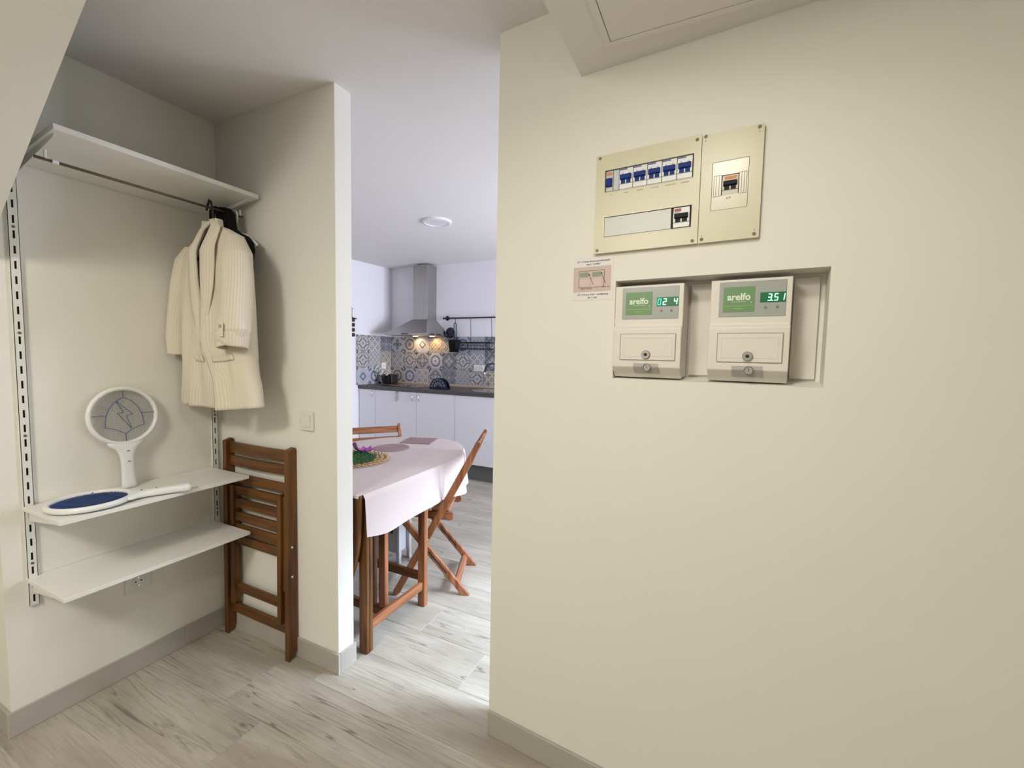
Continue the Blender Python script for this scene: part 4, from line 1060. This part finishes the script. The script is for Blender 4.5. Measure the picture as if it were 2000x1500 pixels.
text('lettering', 'para 1 unidad', .0076, INK, t, (.061, -.0010, .1040), RX, .0001, shear=.35, bold=.0001)
text('lettering', '1\u20ac = 5 hours of air - conditioning', .0076, INK, t, (.061, -.0010, .0160), RX, .0001, shear=.35, sx=.92, bold=.0001)
text('lettering', 'for 1 unit', .0076, INK, t, (.061, -.0010, .0070), RX, .0001, shear=.35, bold=.0001)

# coin meters
METER = mat('meter_ivory', (.74, .70, .63), .4, spec=.4)
METERS = mat('meter_screen_grey', (.36, .38, .35), .3)
GREEN = mat('label_green', (.14, .28, .12), .4); LIME = mat('lime_line', (.35, .55, .12), .4); GL = mat('label_white', (.75, .85, .72), .5)
LEDON = mat('led_on', (.35, 1.0, .62), .5, emit=4.0); LEDD = mat('led_off', (.0, .14, .05), .3)
CYAN = mat('led_cyan', (.02, .75, .5), .5, emit=1.6)
SEG = {'0': 'abcdef', '1': 'bc', '2': 'abged', '3': 'abgcd', '4': 'fgbc', '5': 'afgcd', ' ': ''}
def digit(m, ch, x, z, w_, h_):
    q_ = .0013; sk = .12
    P = {'a': ((0, h_), (w_, h_)), 'b': ((w_, h_), (w_, h_/2)), 'c': ((w_, h_/2), (w_, 0)), 'd': ((0, 0), (w_, 0)), 'e': ((0, h_/2), (0, 0)), 'f': ((0, h_), (0, h_/2)), 'g': ((0, h_/2), (w_, h_/2))}
    for c in SEG[ch]:
        (a, b), (c_, d) = P[c]; m.bar((x + a + b * sk, -.0062, z + b), (x + c_ + d * sk, -.0062, z + d), q_, .0006, (0, 1, 0))
def meter(s0, s1, lab, digits, first_dim, dot):
    t = onwall('coin_meter', lab, 'coin meter', s0, 1.292, group='coin-operated meters in the wall recess')
    w_ = s1 - s0
    MB().prism([(.0885, .004), (.030, .003), (.014, .0), (-.016, .030), (-.016, .136), (-.003, .144), (-.003, .256), (.0885, .256)], 0, 0, w_).build('case', METER, t, bevel=.0022)
    gx0, gx1 = .021 * w_ / .185, w_ - .012
    MB().box(gx0, gx1, -.0045, -.003, .163, .250).build('display_panel', METERS, t, bevel=.0008, seg=1)
    k = (gx1 - gx0) / .152
    lx0, lx1 = gx0 + .010 * k, gx0 + .083 * k
    lb = MB().box(lx0, lx1, -.0052, -.0045, .175, .237).build('label_plate', GREEN, t)
    MB().box(lx0 + .002, lx1 - .002, -.0055, -.0052, .1895, .1905).box(lx0 + .024, lx1 - .024, -.0055, -.0052, .183, .184).build('label_line', LIME, lb)
    text('lettering', 'arelfo', .0235, GL, lb, ((lx0 + lx1) / 2, -.0054, .2115), RX, .0002, sx=.95, bold=.0006)
    text('lettering', 'sistemas de control', .0042, GL, lb, ((lx0 + lx1) / 2, -.0054, .2005), RX, .0001)
    text('lettering', '*', .010, GL, lb, (lx1 - .007, -.0054, .196), RX, .0001)
    dx0, dx1 = gx0 + .095 * k, gx1 - .001
    dw = MB().box(dx0, dx1, -.0056, -.0045, .1965, .2205).build('digit_window', LEDD, t)
    m = MB(); mc = MB(); n = len(digits); pitch = (dx1 - dx0) / n
    for i, ch in enumerate(digits):
        digit(mc if (i == 0 and first_dim) else m, ch, dx0 + pitch * i + .0028, .2005, pitch * .50, .0155)
    if dot is not None: m.box(dx0 + pitch * (dot + 1) - .0015, dx0 + pitch * (dot + 1) + .0002, -.0065, -.0060, .1995, .2012)
    m.build('lit_digits', LEDON, dw)
    if first_dim: mc.build('lit_digits', CYAN, dw, label='cyan digit')
    else: mc.bm.free()
    for j in (0, 1):
        bx = gx0 + (.108 + .026 * j) * k
        MB().lathe([(.0030, 0), (.0030, -.0010), (.0022, -.0010), (.0022, -.0002), (.001, -.0002)], (bx, -.0045, .184), 16, 1).build('button', SCREW, t)
        MB().box(bx - .0015, bx + .0005, -.0047, -.0045, .1905, .1925).build('dot_mark', ORANGE, t)
    # key-locked coin door
    cx0, cx1 = .022 * w_ / .185, w_ - .0125
    m = MB(); frame(m, cx0, cx1, .048, .122, .0012, -.0164, -.0155); m.build('door_gap', SCREW, t)
    dr = MB().box(cx0 + .0018, cx1 - .0018, -.0185, -.015, .0498, .1202).build('coin_door', METER, t, bevel=.0014)
    m = MB(); frame(m, cx0 + .010, cx1 - .010, .060, .111, .0010, -.0192, -.0184); m.build('door_moulding', METER, dr, bevel=.0003, seg=1)
    cxm = (cx0 + cx1) / 2 - .002
    MB().lathe([(.001, 0), (.0118, 0), (.0118, -.004), (.0105, -.0055), (.0052, -.0055), (.0050, -.0030), (.001, -.0030)], (cxm, -.0184, .0645), 26, 1).build('lock', STEEL, dr, smooth=False)
    MB().lathe([(.0026, 0), (.0038, 0), (.0038, -.0012), (.0026, -.0012), (.0026, 0)], (cxm, -.0216, .0645), 14, 1).build('lock_core', DARK, dr)
    # lower lock on recessed plate, tilted like the chamfer
    rp = MB().prism([(-.0168, .031), (-.0160, .0405), (-.0150, .0405), (-.0150, .028), (-.001, .014), (-.003, .0135)], 0, cxm - .034, cxm + .034).build('lock_plate', mat('lock_plate_grey', (.42, .40, .38), .45), t)
    MB().lathe([(.001, 0), (.0105, 0), (.0105, -.006), (.0092, -.007), (.0088, -.0045), (.001, -.0045)], (cxm + .004, -.0135, .030), 26, 1).build('lock', STEEL, t)
    MB().box(cxm + .0033, cxm + .0047, -.0184, -.0176, .026, .034).build('keyhole', DARK, t)
    return t
meter(.4085, .5935, 'ivory coin meter at the left of the recess, display reading 02 4', '02 4', True, None)
meter(.6590, .8365, 'ivory coin meter at the right of the recess, display reading 3.51', ' 351', False, 1)
# ivory backing panel behind the meters
tag_o = onwall('backing_panel', 'ivory metal backing panel behind the two coin meters', 'panel', .600, 1.300)
MB().box(.0, .052, .080, .0890, .002, .255).build('panel', METER, tag_o, bevel=.001)
MB().box(.242, .296, .080, .0890, .002, .255).build('panel', METER, tag_o, bevel=.001)
print('objects', len(bpy.data.objects))
